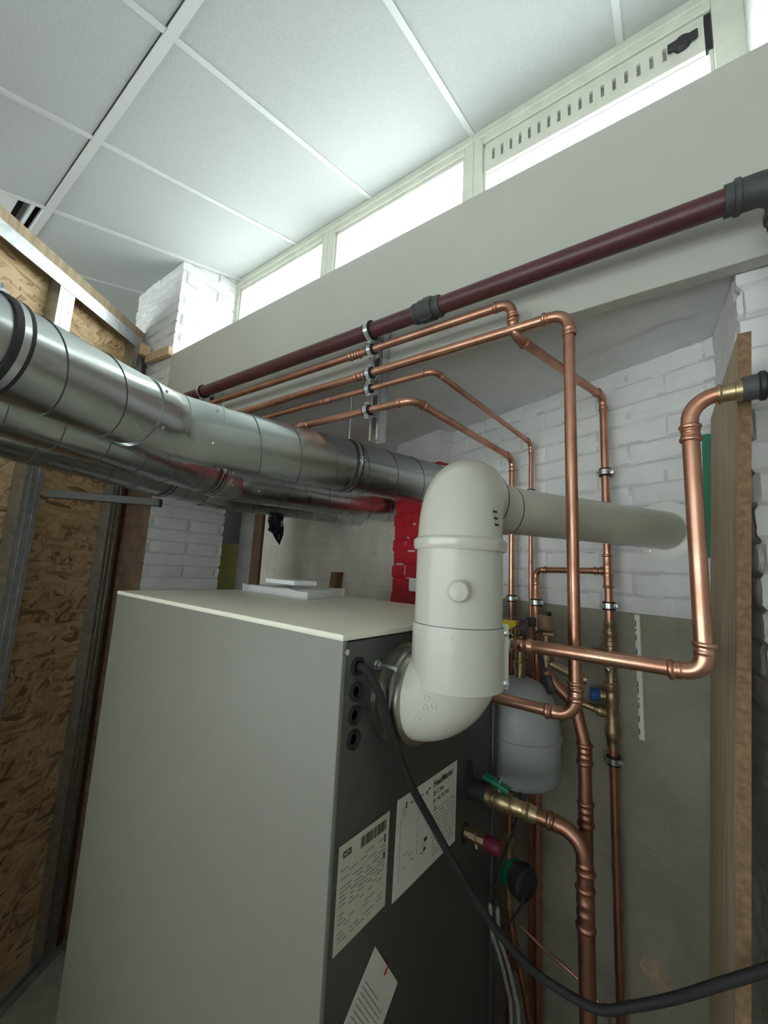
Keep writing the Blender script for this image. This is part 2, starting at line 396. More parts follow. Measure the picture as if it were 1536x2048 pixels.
# left brick column (bare brown brick low on the face towards the partition)
brick_prism('wall_column_left', [g(-3.13, .0, 0), g(-2.48, .0, 0), g(-2.48, .50, 0), g(-3.13, .50, 0)], 0, 4.35, 3,
            ['white', 'brown_brick', 'joint'], lambda k, z, s: 1 if (k == 0 and z < 2.72 and s < .655) else 2 if joint(s, z, 3, .0035) else 0, amp=.013)
# right brick column, lower part and the jamb above the beam
brick_prism('wall_column_right', [g(.225, .05, 0), g(.95, .05, 0), g(.95, .62, 0), g(.19, .62, 0)], 0, 2.983, 5, ['white', 'joint'], lambda k, z, s: 1 if joint(s, z, 5, .003) else 0, amp=.013)
brick_prism('wall_jamb_right', [g(.35, .05, 0), g(.95, .05, 0), g(.95, .52, 0), g(.35, .52, 0)], 3.1, 4.32, 6, ['white'], amp=.007)
# red painted pier against the brick wall under the ducts
a = w(-1.43, .0, 0); b = w(-1.125, .0, 0)
brick_prism('wall_pier', [w(-1.405, .09, 0), w(-1.02, .09, 0), w(-1.02, -.02, 0), w(-1.405, -.02, 0)], 0, 2.983, 8, ['white', 'red', 'redjoint'],
            lambda k, z, s: (2 if joint(s, z, 8, .0022) else 1) if z < 2.80 else 0, amp=.010)
# rest of the hall, behind and beside the viewer
struct('wall_left', pbox(B(), (-7.9, -2.3, 0), (.2, 0, 0), (0, 8, 0), (0, 0, 5)), 'room')
struct('wall_right', pbox(B(), (1.0, -2.3, 0), (.2, 0, 0), (0, 6, 0), (0, 0, 5)), 'room')
struct('wall_end', pbox(B(), g(.95, .05, 0), U * .4, VV * .3, UZ * 4.4), 'room')
struct('wall_far', pbox(B(), g(-7.6, .42, 3.0), U * 5.1, VV * .2, UZ * 1.4), 'room')
bm = B()   # front wall behind the camera with one wide window opening
FZ0, FZ1, FX0, FX1 = 1.58, 3.12, -5.6, .85
pbox(bm, (-8, -2.3, 0), (10.2, 0, 0), (0, .2, 0), (0, 0, FZ0)); pbox(bm, (-8, -2.3, FZ1), (10.2, 0, 0), (0, .2, 0), (0, 0, 1.6))
pbox(bm, (-8, -2.3, FZ0), (FX0 + 8, 0, 0), (0, .2, 0), (0, 0, FZ1 - FZ0)); pbox(bm, (FX1, -2.3, FZ0), (2.2 - FX1, 0, 0), (0, .2, 0), (0, 0, FZ1 - FZ0))
struct('wall_front', bm, 'room')
# sloping tiled ceiling
SL = math.radians(17.6); CD = VV * math.cos(SL) + UZ * math.sin(SL); CN = U.cross(CD).normalized()
if CN.z > 0: CN = -CN          # points down into the room
CE = g(0, .41, 4.306)
def ce(u, d, h=0): return CE + U * u + CD * d + CN * h      # d: distance up the slope from the window edge (negative = into the room)
ROWS = [0, -1.178, -2.356, -3.534, -4.712, -5.9]; COLS = [-.005 - .61 * k for k in range(-4, 13)]
ceil = struct('ceiling', pbox(B(), ce(-8, -6.2, -.09), U * 10.2, CD * 6.4, CN * .02), 'dark')
LUM = (COLS[8], 1)
bmt = B(); cnt = 0
for ri in range(len(ROWS) - 1):
    for ci in range(len(COLS) - 1):
        if ri == 1 and ci == 8: continue      # the luminaire fills this cell
        u1, u0 = COLS[ci], COLS[ci + 1]; d1, d0 = ROWS[ri], ROWS[ri + 1]
        bm = pbox(B(), ce(u0 + .004, d0 + .004, -.015), U * (u1 - u0 - .008), CD * (d1 - d0 - .012), CN * .015)
        t = obj('ceiling_tile', bm, 'tile', ceil, smooth=False)
for d in ROWS[1:-1]:
    obj('grid_runner', pbox(B(), ce(-8, d - .002, -.02), U * 10, CD * .034, CN * .026, .0), 'grid', ceil, smooth=False)
for u in COLS:
    obj('grid_cross_bar', pbox(B(), ce(u - .012, -5.9, -.02), U * .024, CD * 5.9, CN * .0245), 'grid', ceil, smooth=False)
# recessed louvre luminaire in the cell by the partition
u1, u0, d1, d0 = COLS[8], COLS[9], ROWS[1], ROWS[2]
lum = thing('ceiling_light', ce((u0 + u1) / 2, (d0 + d1) / 2), 'unlit recessed louvre light in the ceiling above the strand-board partition', 'ceiling light')
bm = B()
for a_, b_, c_, o_ in ((U * .58, CD * .006, CN * -.08, ce(u0 + .015, d0 + .03)), (U * .58, CD * .006, CN * -.08, ce(u0 + .015, d1 - .04)), (U * .006, CD * 1.12, CN * -.08, ce(u0 + .012, d0 + .03)), (U * .006, CD * 1.12, CN * -.08, ce(u1 - .018, d0 + .03)), (U * .58, CD * 1.12, CN * -.004, ce(u0 + .015, d0 + .03, -.08))):
    pbox(bm, o_, a_, b_, c_)
obj('housing', bm, 'lamp', lum, smooth=False)
for k in range(9):                       # tapered cross louvres
    d = d0 + .10 + k * .118; bm = B(); q = [ce(u0 + .02, d - .035, -.004), ce(u0 + .02, d + .035, -.004), ce(u0 + .02, d, -.06)]
    vs = [bm.verts.new(p) for p in q] + [bm.verts.new(p + U * .57) for p in q]
    for f in ((0, 1, 4, 3), (1, 2, 5, 4), (2, 0, 3, 5), (0, 2, 1), (3, 4, 5)): bm.faces.new([vs[i] for i in f])
    obj('louvre', bm, 'lamp', lum, smooth=False)

# windows: three lights in one band, cream frames
ZT, ZB = 4.318, 3.06
LIGHTS = [(-2.452, -1.606), (-1.502, -.660), (-.567, .268)]
EDG = [(-2.485, -1.556), (-1.556, -.612), (-.612, .352)]
for k, ((a, b), (ea, eb)) in enumerate(zip(LIGHTS, EDG)):
    v0 = .40; lt = 4.232; lb = 3.16
    bm = B()
    pbox(bm, g(ea, v0, ZB), U * (a - ea), VV * .06, UZ * (ZT - ZB), .004); pbox(bm, g(b, v0, ZB), U * (eb - b), VV * .06, UZ * (ZT - ZB), .004)
    pbox(bm, g(a, v0, lt), U * (b - a), VV * .06, UZ * (ZT - lt), .004); pbox(bm, g(a, v0, ZB), U * (b - a), VV * .06, UZ * (lb - ZB), .004)
    # bead round the glass
    for q, e, h in ((g(a, v0 + .012, lt - .018), U * (b - a), UZ * .018), (g(a, v0 + .012, lb), U * (b - a), UZ * .018), (g(a, v0 + .012, lb), U * .012, UZ * (lt - lb)), (g(b - .012, v0 + .012, lb), U * .012, UZ * (lt - lb))):
        pbox(bm, q, e, VV * .03, h, .002)
    pbox(bm, g(ea, v0 - .012, lt + .03), U * (eb - ea), VV * .014, UZ * (ZT - lt - .04), .003)
    f = struct('window_%d' % (k + 1), bm, 'frame')
    obj('pane', pbox(B(), g(a, v0 + .025, lb), U * (b - a), VV * .006, UZ * (lt - lb)), 'glass', f, smooth=False)
    if k == 2:                           # slotted hit-and-miss vent along the head of the right light
        bm = B(); z0, z1, ua, ub = 4.073, 4.222, a + .012, b - .022
        us = [ua + .033 + i * .0405 for i in range(18)]
        pbox(bm, g(ua, v0 + .004, z1 - .045), U * (ub - ua), VV * .016, UZ * .045); pbox(bm, g(ua, v0 + .004, z0), U * (ub - ua), VV * .016, UZ * .048)
        prev = ua
        for u_ in us:
            pbox(bm, g(prev, v0 + .004, z0 + .048), U * (u_ - prev), VV * .016, UZ * (z1 - z0 - .093)); prev = u_ + .012
        pbox(bm, g(prev, v0 + .004, z0 + .048), U * (ub - prev), VV * .016, UZ * (z1 - z0 - .093))
        vent = obj('vent_strip', bm, 'frame', f, smooth=False); vent['label'] = 'cream slotted vent strip'
        bm = B(); pbox(bm, g(ua, v0 + .021, z0), U * (ub - ua), VV * .004, UZ * (z1 - z0))
        obj('vent_slide', bm, 'greypanel', vent, smooth=False)
        bm = B(); cc = g(ub - .062, v0 - .004, 4.146); lathe(bm, cc, VV * -1, [(-.008, .026), (.004, .026), (.012, .022), (.016, .012)], 24)
        cbox(bm, cc - VV * .006, U * .088, UZ * .026, VV * .016, .003)
        kn = obj('vent_knob', bm, 'black', vent); kn['label'] = 'black turning knob'
        pbox_ = B(); pbox(pbox_, g(ub + .002, v0 + .006, z0), U * .018, VV * .02, UZ * (z1 - z0)); obj('seal_gap', pbox_, 'rubber', vent, smooth=False)
bm = B()
fr = .06
pbox(bm, (FX0, -2.22, FZ0), (FX1 - FX0, 0, 0), (0, .06, 0), (0, 0, fr)); pbox(bm, (FX0, -2.22, FZ1 - fr), (FX1 - FX0, 0, 0), (0, .06, 0), (0, 0, fr))
for q in range(5): pbox(bm, (FX0 + q * (FX1 - FX0 - fr) / 4, -2.22, FZ0), (fr, 0, 0), (0, .06, 0), (0, 0, FZ1 - FZ0))
f4 = struct('window_4', bm, 'frame')
obj('pane', pbox(B(), (FX0, -2.2, FZ0), (FX1 - FX0, 0, 0), (0, .006, 0), (0, 0, FZ1 - FZ0)), 'glass', f4, smooth=False)
# daylight portals in the window openings (they only guide sampling of the sky)
def portal(c, xdir, ydir, sx, sy):
    l = bpy.data.lights.new('daylight_portal', 'AREA'); l.shape = 'RECTANGLE'; l.size = sx; l.size_y = sy; l.cycles.is_portal = True
    o = bpy.data.objects.new('daylight_portal', l); C.objects.link(o); x, y = V(xdir).normalized(), V(ydir).normalized(); z = x.cross(y)
    o.matrix_world = Matrix(((x.x, y.x, z.x, c[0]), (x.y, y.y, z.y, c[1]), (x.z, y.z, z.z, c[2]), (0, 0, 0, 1)))
for a, b in LIGHTS: portal(g((a + b) / 2, .47, (3.16 + 4.232) / 2), U, UZ, b - a, 1.07)     # -Z (light side) faces the room
portal(((FX0 + FX1) / 2, -2.24, (FZ0 + FZ1) / 2), (-1, 0, 0), (0, 0, 1), FX1 - FX0, FZ1 - FZ0)

# ================================================================= PARTITION ON THE LEFT
part = struct('wall_partition', pbox(B(), p_(-1.9, -.085, .04), OD * 1.93, ON * .018, UZ * 3.60), 'osb')
struct('wall_partition_facing', pbox(pbox(B(), p_(-1.1, -.12, .02), OD * 1.16, ON * .03, UZ * 3.78), p_(-1.9, -.12, .02), OD * .799, ON * .03, UZ * 3.60), 'brown_brick' if 0 else 'plank')
STUD_L = {0: 'galvanised stud nearest the camera, at the edge of the strand-board partition', 1: 'galvanised upright stud carrying the short rail below the ducts', 2: 'galvanised upright stud at the far end of the strand board, left of the brick column'}
for k, s in enumerate((-1.27, -.70, -.135)):
    t = thing('metal_stud', p_(s, 0, .05), STUD_L[k], 'metal stud', 'partition studs')
    bm = B(); wd_ = .09
    pbox(bm, p_(s, -.066, .05), OD * .0015, ON * .066, UZ * 3.60)           # web
    pbox(bm, p_(s, -.0015, .05), OD * wd_, ON * .0015, UZ * 3.60); pbox(bm, p_(s, -.066, .05), OD * wd_, ON * .0015, UZ * 3.60)
    pbox(bm, p_(s + wd_ - .001, -.012, .05), OD * .0012, ON * .012, UZ * 3.60)
    for q in (.30, .70): pbox(bm, p_(s + wd_ * q, .0, .05), OD * .004, ON * .0015, UZ * 3.60)
    obj('profile', bm, 'stud', t, smooth=False)
t = thing('metal_track', p_(-1.9, 0, 3.62), 'bright galvanised head track along the top of the strand-board partition', 'metal track')
bm = pbox(B(), p_(-1.72, .0015, 3.595), OD * 1.78, ON * .0015, UZ * .075); pbox(bm, p_(-1.72, -.068, 3.668), OD * 1.78, ON * .071, UZ * .0015)
obj('profile', bm, 'stud', t, smooth=False)
t = thing('metal_track', p_(-1.9, 0, 0), 'galvanised floor track along the foot of the partition', 'metal track')
bm = pbox(B(), p_(-1.9, .0015, .0), OD * 1.92, ON * .0015, UZ * .055); pbox(bm, p_(-1.9, -.068, .0), OD * 1.92, ON * .07, UZ * .0015)
obj('profile', bm, 'stud', t, smooth=False)
# lath, narrow stud and jamb strip between the partition and the brick column
tag(obj('wooden_lath', pbox(B(), p_(-.032, -.06, .03), OD * .045, ON * .05, UZ * 3.50, .002), 'brownwood', smooth=False), 'dark brown upright lath beside the last partition stud', 'wooden lath')
tag(obj('jamb_strip', pbox(B(), p_(.022, -.04, .03), OD * .03, ON * .045, UZ * 3.45, .002), 'stud', smooth=False), 'narrow pale metal strip between the brown lath and the brick column', 'metal strip')
# pine battens tying the partition to the beam
bt = B(); A = g(-2.80, -.075, 3.545); E_ = g(-2.44, -.001, 3.475)
pbox(bt, g(-2.76, -.042, 3.515), U * .32 + UZ * -.03, VV * .028, UZ * .058, .002)
tag(obj('wooden_batten', bt, 'wood', smooth=False), 'pale pine batten nailed between the partition head and the beam', 'wooden batten')
tag(obj('wooden_block', pbox(B(), g(-2.83, -.085, 3.56), U * .085, VV * .065, UZ * .075, .002), 'wood', smooth=False), 'short pine block at the end of the head track', 'wooden block')
# short rail carried by a stud under the ducts
a = V((-2.51, .488, 2.484)); b = V((-2.215, .885, 2.484)); d = (b - a).normalized(); sd = V((d.y, -d.x, 0))
t = thing('support_rail', a, 'short galvanised rail with black end cap under the lower ducts', 'support rail')
bm = B(); L = (b - a).length
pbox(bm, a, d * L, sd * .040, UZ * .002); pbox(bm, a, d * L, sd * .002, UZ * .036); pbox(bm, a + sd * .038, d * L, sd * .002, UZ * .036)
pbox(bm, a + UZ * .034, d * L, sd * .010, UZ * .002); pbox(bm, a + UZ * .034 + sd * .030, d * L, sd * .010, UZ * .002)
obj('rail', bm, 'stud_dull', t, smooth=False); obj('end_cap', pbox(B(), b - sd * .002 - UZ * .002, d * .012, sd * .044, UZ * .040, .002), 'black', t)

# ================================================================= VENTILATION DUCTS
def helix(bm, a, d, L, r, pitch, ph, mi):
    t = d; nx = t.cross(UZ).normalized(); ny = t.cross(nx); n = max(8, int(L / pitch * 40)); pts = []
    for i in range(n + 1):
        h = L * i / n; th = 2 * PI * h / pitch + ph; pts.append(a + d * h + (nx * math.cos(th) + ny * math.sin(th)) * (r + .0006))
    sweep(bm, pts, .0016, 5, True, mi)
DZ = 2.623; DR = .10
s1 = math.radians(-22.34); D1 = V((math.sin(s1), math.cos(s1), 0)); s2 = math.radians(16.0); D2 = V((math.sin(s2), math.cos(s2), 0))
DUCT = [(V((-1.269, .509, DZ)), V((-.892, 1.822, DZ)), 'galvanised spiral duct nearest the camera, highest in view, behind the white flue', 1.3),
        (V((-1.838, 1.063, DZ)), V((-1.559, 2.037, DZ)), 'middle galvanised spiral duct, ending at the left edge of the red pier', 1.9),
        (V((-2.23, 1.20, DZ)), V((-1.953, 2.164, DZ)), 'farthest galvanised spiral duct, nearest the partition, partly hidden below the other two', 2.0)]
def duct_clamp(c, d, label, rod_to, vert=False):
    t = thing('duct_clamp', c, label, 'duct clamp', 'rubber lined duct clamps')
    bm = tube_ring(B(), c - d * (.020 if vert else .014), d, DR + .0005, DR + .006, .013 if vert else .007, 48); tube_ring(bm, c + d * .007, d, DR + .0005, DR + .006, .007, 48)
    obj('rubber_lining', bm, 'seal', t)
    obj('band', tube_ring(B(), c - d * .0072, d, DR + .001, DR + .005, .0144, 48), 'steel', t)
    side = UZ if vert else d.cross(UZ).normalized(); ox = d.cross(side)
    for k in (-1, 1):
        q = c + side * k * (DR + .014); bm = cbox(B(), q, side * .02, ox * .008, d * .02, .001); sweep(bm, [q - ox * .016, q + ox * .016], .0035, 8)
        obj('screw_lug', bm, 'steel', t)
    dn = (V(rod_to) - c).normalized()
    obj('threaded_rod', sweep(B(), [c + dn * (DR + .004), V(rod_to)], .004, 10), 'steel', t)
for k, (P, E, lab, back) in enumerate(DUCT):
    t = thing('ventilation_duct', P, lab, 'duct', 'galvanised spiral ducts')
    A = arc(P - D1 * 1, P, P + D2 * 1, .22, 8)
    st = A[0] - D1 * back; L1 = back
    bm = sweep(B(), [st, A[0]], DR, 56); helix(bm, st, D1, L1, DR, .142, k * 2.0, 1); obj('duct_section', bm, ['galv', 'seam'], t)
    L2 = (E - A[-1]).length + .05
    bm = sweep(B(), [A[-1], A[-1] + D2 * L2], DR, 56); helix(bm, A[-1] + D2 * .03, D2, L2 - .03, DR, .142, k * 1.4, 1); obj('duct_section', bm, ['galv', 'seam'], t)
    bm = sweep(B(), [A[0] - D1 * .055] + A[::2] + [A[-1] + D2 * .06], DR + .0022, 56)
    q = A[4]; dq = (A[5] - A[3]).normalized(); tube_ring(bm, q - dq * .0015, dq, DR + .001, DR + .004, .003, 56)
    for q, dq in ((A[0] - D1 * .055, D1), (A[-1] + D2 * .056, D2)): tube_ring(bm, q, dq, DR + .0005, DR + .0042, .004, 56)
    e = obj('elbow', bm, 'galv', t)
    nx = D2.cross(UZ).normalized()
    for q, dq in ((A[0] - D1 * .035, D1), (A[-1] + D2 * .035, D2)):
        side = dq.cross(UZ).normalized()
        for an in (-.5, .6, 1.5): o_ = (side * math.cos(an) + UZ * math.sin(an)); obj('rivet', lathe(B(), q + o_ * DR, o_, [(0, .0045), (.004, .0045), (.006, .002)], 10), 'steel', e)
A_ = [arc(P - D1, P, P + D2, .22, 8) for P, E, l, b in DUCT]
c = A_[0][0] - D1 * .385
bm_t = None
duct_clamp(c, D1, 'black ringed duct clamp on the nearest duct, at the left edge of the view', c + UZ * .135, True)
duct_clamp(A_[0][-1] + D2 * .56, D2, 'duct clamp hung on a thin rod from the soffit, round the nearest duct', V(((A_[0][-1] + D2 * .56).x, (A_[0][-1] + D2 * .56).y, 2.985)))
c = A_[1][0] - D1 * .125; duct_clamp(c, D1, 'duct clamp round the middle duct, above the end of the short rail', V((c.x, c.y, 2.521)))
c = A_[2][0] - D1 * .335; duct_clamp(c, D1, 'duct clamp round the farthest duct, above the short rail', V((c.x, c.y, 2.521)))
# scrap of tape hanging under the farthest duct
bm = B(); c = A_[2][-1] + D2 * .30 + UZ * -.098; sd = V((.77, .63, 0)); prof = [(0, -.055, .05), (-.03, -.06, .045), (-.07, -.045, .052), (-.095, -.05, .05), (-.12, -.012, .05), (-.15, .006, .045), (-.185, .03, .034)]
rows = []
for i, (z, x0, x1) in enumerate(prof):
    rows.append([bm.verts.new(c + sd * (x0 + (x1 - x0) * j / 6) + UZ * z + V((-.63, .77, 0)) * (.012 * math.sin(j * 1.7 + i * 1.1))) for j in range(7)])
for i in range(6):
    for j in range(6): bm.faces.new((rows[i][j], rows[i][j + 1], rows[i + 1][j + 1], rows[i + 1][j]))
bmesh.ops.solidify(bm, geom=bm.faces[:], thickness=.002)
tag(obj('torn_tape', bm, 'tape'), 'scrap of black tape hanging below the farthest duct', 'tape')

# ================================================================= BOILER
bx0, bx1, by0, by1, bz = -1.582, -.503, .534, 1.224, 2.10
boil = thing('boiler', ((bx0 + bx1) / 2, (by0 + by1) / 2, 0), 'tall cream floor-standing boiler with a grey back panel under the white flue', 'boiler')
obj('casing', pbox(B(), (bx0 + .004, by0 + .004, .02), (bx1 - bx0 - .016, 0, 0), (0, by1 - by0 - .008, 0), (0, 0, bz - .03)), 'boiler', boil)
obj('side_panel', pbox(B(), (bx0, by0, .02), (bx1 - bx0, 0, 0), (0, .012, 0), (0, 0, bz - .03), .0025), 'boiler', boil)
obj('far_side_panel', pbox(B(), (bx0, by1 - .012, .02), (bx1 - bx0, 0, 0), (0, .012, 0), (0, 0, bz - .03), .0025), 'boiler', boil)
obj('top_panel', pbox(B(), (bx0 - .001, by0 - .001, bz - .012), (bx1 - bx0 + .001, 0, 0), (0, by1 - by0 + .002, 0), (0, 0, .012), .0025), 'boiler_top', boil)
back = obj('back_panel', pbox(B(), (bx1 - .014, by0 + .012, .02), (.013, 0, 0), (0, by1 - by0 - .024, 0), (0, 0, bz - .035), .001), 'boiler_back', boil)
back['label'] = 'grey sheet-steel back panel'
obj('corner_flange', pbox(B(), (bx1 - .012, by1 - .03, .02), (.016, 0, 0), (0, .03, 0), (0, 0, bz - .04), .001), 'boiler_back', boil)
obj('plinth', pbox(B(), (bx0 + .03, by0 + .03, 0), (bx1 - bx0 - .06, 0, 0), (0, by1 - by0 - .06, 0), (0, 0, .03)), 'black', boil)
X1 = V((1, 0, 0)); Y1 = V((0, 1, 0))
for z in (2.040, 1.996, 1.955, 1.914):
    bm = lathe(B(), (bx1 - .002, .577, z), X1, [(0, .0175), (.004, .0175), (.006, .014), (.004, .011), (.001, .008)], 28); o = obj('cable_grommet', bm, 'rubber', boil)
for y, z in ((.545, 2.068),):
    obj('screw', lathe(B(), (bx1 - .001, y, z), X1, [(0, .006), (.003, .006), (.005, .003)], 12), 'steel', boil)
bm = lathe(B(), (bx1 - .001, .628, 2.036), X1, [(0, .010), (.006, .010), (.006, .0075), (.014, .0075), (.014, .0045), (.05, .0045)], 10); obj('stud_bolt', bm, 'steel', boil)
for (y, z, ry, rz) in ((1.045, 1.690, .026, .043), (1.026, 1.567, .021, .025)):
    bm = lathe(B(), (bx1 - .004, y, z), X1, [(0, .03), (.0045, .03)], 32)
    for v_ in bm.verts: v_.co.y = y + (v_.co.y - y) * ry / .03; v_.co.z = z + (v_.co.z - z) * rz / .03
    obj('pipe_opening', bm, 'dark', boil)
# labels on the back panel
def quad_label(name, c, m, label, th=.0008):
    bm = B(); vs = [bm.verts.new(V((bx1, y, z))) for y, z in c] + [bm.verts.new(V((bx1 + th, y, z))) for y, z in c]
    for f in ((0, 1, 2, 3), (7, 6, 5, 4), (0, 4, 5, 1), (1, 5, 6, 2), (2, 6, 7, 3), (3, 7, 4, 0)): bm.faces.new([vs[i] for i in f])
    o = obj(name, bm, m, boil, smooth=False); o['label'] = label; return o
def text_on(parent, s, y, z, size, m, bold=0, ang=0):
    cu = bpy.data.curves.new('txt', 'FONT'); cu.body = s; cu.size = size; cu.offset = bold; cu.extrude = .0002
    to = bpy.data.objects.new('txt', cu); C.objects.link(to)
    me = bpy.data.meshes.new_from_object(to.evaluated_get(bpy.context.evaluated_depsgraph_get())); bpy.data.objects.remove(to)
    bm = B(); bm.from_mesh(me); ca, sa = math.cos(ang), math.sin(ang)
    for v_ in bm.verts:
        a, b = v_.co.x, v_.co.y; v_.co = V((bx1 + .0011 + v_.co.z, y + a * ca - b * sa, z + a * sa + b * ca))
    o = obj('printed_text', bm, m, parent, smooth=False); return o
def marks(parent, items, m, name='printed_lines', ang=0, pivot=(0, 0)):
    bm = B(); ca, sa = math.cos(ang), math.sin(ang)
    for y, z, wy, hz in items:
        def pt(a, b): return V((bx1 + .0009, pivot[0] + (a - pivot[0]) * ca - (b - pivot[1]) * sa, pivot[1] + (a - pivot[0]) * sa + (b - pivot[1]) * ca))
        q = [pt(y, z), pt(y + wy, z), pt(y + wy, z + hz), pt(y, z + hz)]
        pbox(bm, q[0], q[1] - q[0], q[3] - q[0], V((.0003, 0, 0)))
    return obj(name, bm, m, parent, smooth=False)
l1 = quad_label('data_label', [(.555, 1.586), (.694, 1.587), (.697, 1.750), (.556, 1.749)], 'paper_y', 'cream data label with a bar code')
rnd = random.Random(3); it = []; y = .612
while y < .688:
    wd_ = rnd.choice((.0012, .002, .0032)); it.append((y, 1.722, wd_, .018)); y += wd_ + rnd.choice((.001, .0016, .002))
marks(l1, it, 'ink', 'bar_code')
marks(l1, [(.566, 1.727, .021, .010)], 'ink', 'logo_block'); text_on(l1, 'ACV', .5675, 1.7292, .0082, 'paper_y', .0002)
it = []
for k in range(17):
    z = 1.708 - k * .0067; x = .563
    while x < .68:
        ln = rnd.uniform(.008, .03); ln = min(ln, .686 - x)
        if rnd.random() < .72: it.append((x, z, ln, .0016))
        x += ln + rnd.uniform(.004, .014)
marks(l1, it, 'ink2')
marks(l1, [(.682, 1.700, .004, .014), (.681, 1.672, .005, .012)], 'ink', 'side_code')
l2 = quad_label('instruction_label', [(.717, 1.576), (.972, 1.573), (.975, 1.755), (.722, 1.758)], 'paper', 'white connection diagram label with a bold heading')
text_on(l2, 'HeatMaster', .862, 1.732, .0195, 'ink', .0004); text_on(l2, '25 C Evo', .862, 1.714, .0130, 'ink', .0002)
text_on(l2, '25 / 45 TC Evo', .862, 1.698, .0120, 'ink', .0002)
text_on(l2, '25', .866, 1.683, .011, 'ink', .0001)
it = []
for k in range(13):
    z = 1.680 - k * .0075; x = .862
    while x < .96:
        ln = min(rnd.uniform(.012, .04), .966 - x)
        it.append((x, z, ln, .0016)); x += ln + .005
for k in range(5):
    it.append((.735 + k * .002, 1.735 - k * .004, .016, .0012))
for k in range(6): it.append((.735, 1.70 - k * .019, .0012, .016)); it.append((.80, 1.70 - k * .015, .0012, .010))
for k in range(8): it.append((rnd.uniform(.74, .84), rnd.uniform(1.60, 1.66), rnd.uniform(.006, .02), .0014))
marks(l2, it, 'ink2'); marks(l2, [(.752, 1.732, .005, .012), (.768, 1.735, .012, .002), (.80, 1.733, .02, .002), (.832, 1.728, .006, .008), (.84, 1.735, .01, .003), (.828, 1.635, .012, .008), (.826, 1.618, .01, .006), (.815, 1.617, .006, .002)], 'ink', 'pipe_symbols')
# tilted service notice lower down
ang = math.atan2(1.533 - 1.425, .670 - .746)
tc_ = [(.670, 1.533), (.748, 1.424), (.655, 1.345), (.577, 1.454)]
l3 = quad_label('service_notice', tc_[::-1], 'paper', 'white notice stuck on at a slant')
e1 = V((.748 - .670, 1.424 - 1.533)).normalized(); e2 = V((.577 - .670, 1.454 - 1.533)).normalized()
bm = B()
for k in range(10):
    a = V((.670, 1.533)) + e2 * (.042 + k * .0075) + e1 * .012; ln = .10 if k % 4 else .07
    pbox(bm, V((bx1 + .0009, a.x, a.y)), V((0, e1.x, e1.y)) * ln, V((0, e2.x, e2.y)) * .0016, V((.0003, 0, 0)))
obj('printed_lines', bm, 'ink2', l3, smooth=False)
bm = B(); c = V((.706, 1.470)); vs = [bm.verts.new(V((bx1 + .0012, *(c + e2 * a + e1 * b)))) for a, b in ((-.018, .0), (.002, -.005), (.006, .0), (.002, .005))]
bm.faces.new(vs); obj('warning_mark', bm, 'inkred', l3, smooth=False)

# ================================================================= FLUE
fx, fy, fr = -.375, .717, .0825; FZ = 1.972; UPZ = 2.388
flue = thing('flue_pipe', (fx, fy, FZ), 'white enamelled flue pipe rising from the boiler back and turning to the wall', 'flue')
bm = lathe(B(), (bx1 - .002, fy, FZ), X1, [(0, fr + .014), (.012, fr + .014), (.014, fr + .006), (.03, fr + .006), (.031, fr + .010), (.036, fr + .011), (.041, fr + .010), (.043, fr + .006), (.05, fr + .006), (.052, fr + .009), (.057, fr + .009), (.059, fr)], 56)
o = obj('collar', bm, 'collar', flue); o['label'] = 'dull metal collar'
A = arc((bx1, fy, FZ), (fx, fy, FZ), (fx, fy, 3), .098, 12)
o = obj('lower_elbow', sweep(B(), [V((bx1 + .03, fy, FZ)), A[0] - X1 * .012, A[0]] + A[1:] + [V((fx, fy, 2.10))], fr, 56), 'flue', flue)
from mathutils.bvhtree import BVHTree
tb = BVHTree.FromPolygons([v_.co + flue.location for v_ in o.data.vertices], [list(p.vertices) for p in o.data.polygons])
rt_ = V((.886, .463, 0)); vw = V((.463, -.886, 0))
for a_, zz in ((-.050, 1.998), (-.038, 1.987), (-.053, 1.981), (-.068, 1.957)):      # moulded rings on the elbow
    h = tb.ray_cast(V((fx, fy, zz)) + rt_ * a_ + vw * .5, -vw)
    if h[0]: obj('moulded_mark', tube_ring(B(), h[0] - h[1] * .0012, h[1], .0038, .0054, .0026, 16), 'flue', o)
bm = sweep(B(), [(fx, fy, 2.012), (fx, fy, 2.012), (fx, fy, 2.122), (fx, fy, 2.122)], [fr, fr + .004, fr + .004, fr], 56)
for zz in (2.035, 2.105): pass
br = obj('bracket_sleeve', bm, 'flue_clamp', flue)
rt_ = V((.886, .463, 0)); vw = V((.463, -.886, 0))
bm = B(); pbox(bm, V((fx, fy, 2.012)) + rt_ * (fr - .002) + vw * .006, rt_ * .014, vw * .003, UZ * .116, .001); obj('lug', bm, 'flue_clamp', br)
for zz in (2.022, 2.112):
    bm = B(); lathe(bm, V((fx, fy, zz)) + rt_ * (fr + .006) + vw * .008, vw, [(0, .0065), (.004, .0065), (.006, .003)], 14); obj('screw', bm, 'steel', br)
bm = B()
for an in (-1.35, -1.22):
    for zz in (2.108, 2.026):
        o_ = V((math.cos(an), math.sin(an), 0)); lathe(bm, V((fx, fy, zz)) + o_ * (fr + .003), o_, [(0, .004), (.0016, .004), (.002, .001)], 12)
obj('dimple', bm, 'flue_clamp', br)
bm = sweep(B(), [(fx, fy, 2.118), (fx, fy, 2.118), (fx, fy, 2.122), (fx, fy, 2.126), (fx, fy, 2.262)], [fr - .01, fr + .002, fr + .0025, fr + .001, fr + .001], 56)
ins = obj('inspection_section', bm, 'flue', flue)
obj('joint_gap', tube_ring(B(), V((fx, fy, 2.1218)), UZ, fr, fr + .0024, .0016, 56), 'coupling', flue)
cd = V((.463, -.886, 0)); c = V((fx, fy, 2.187)) + cd * (fr - .002)
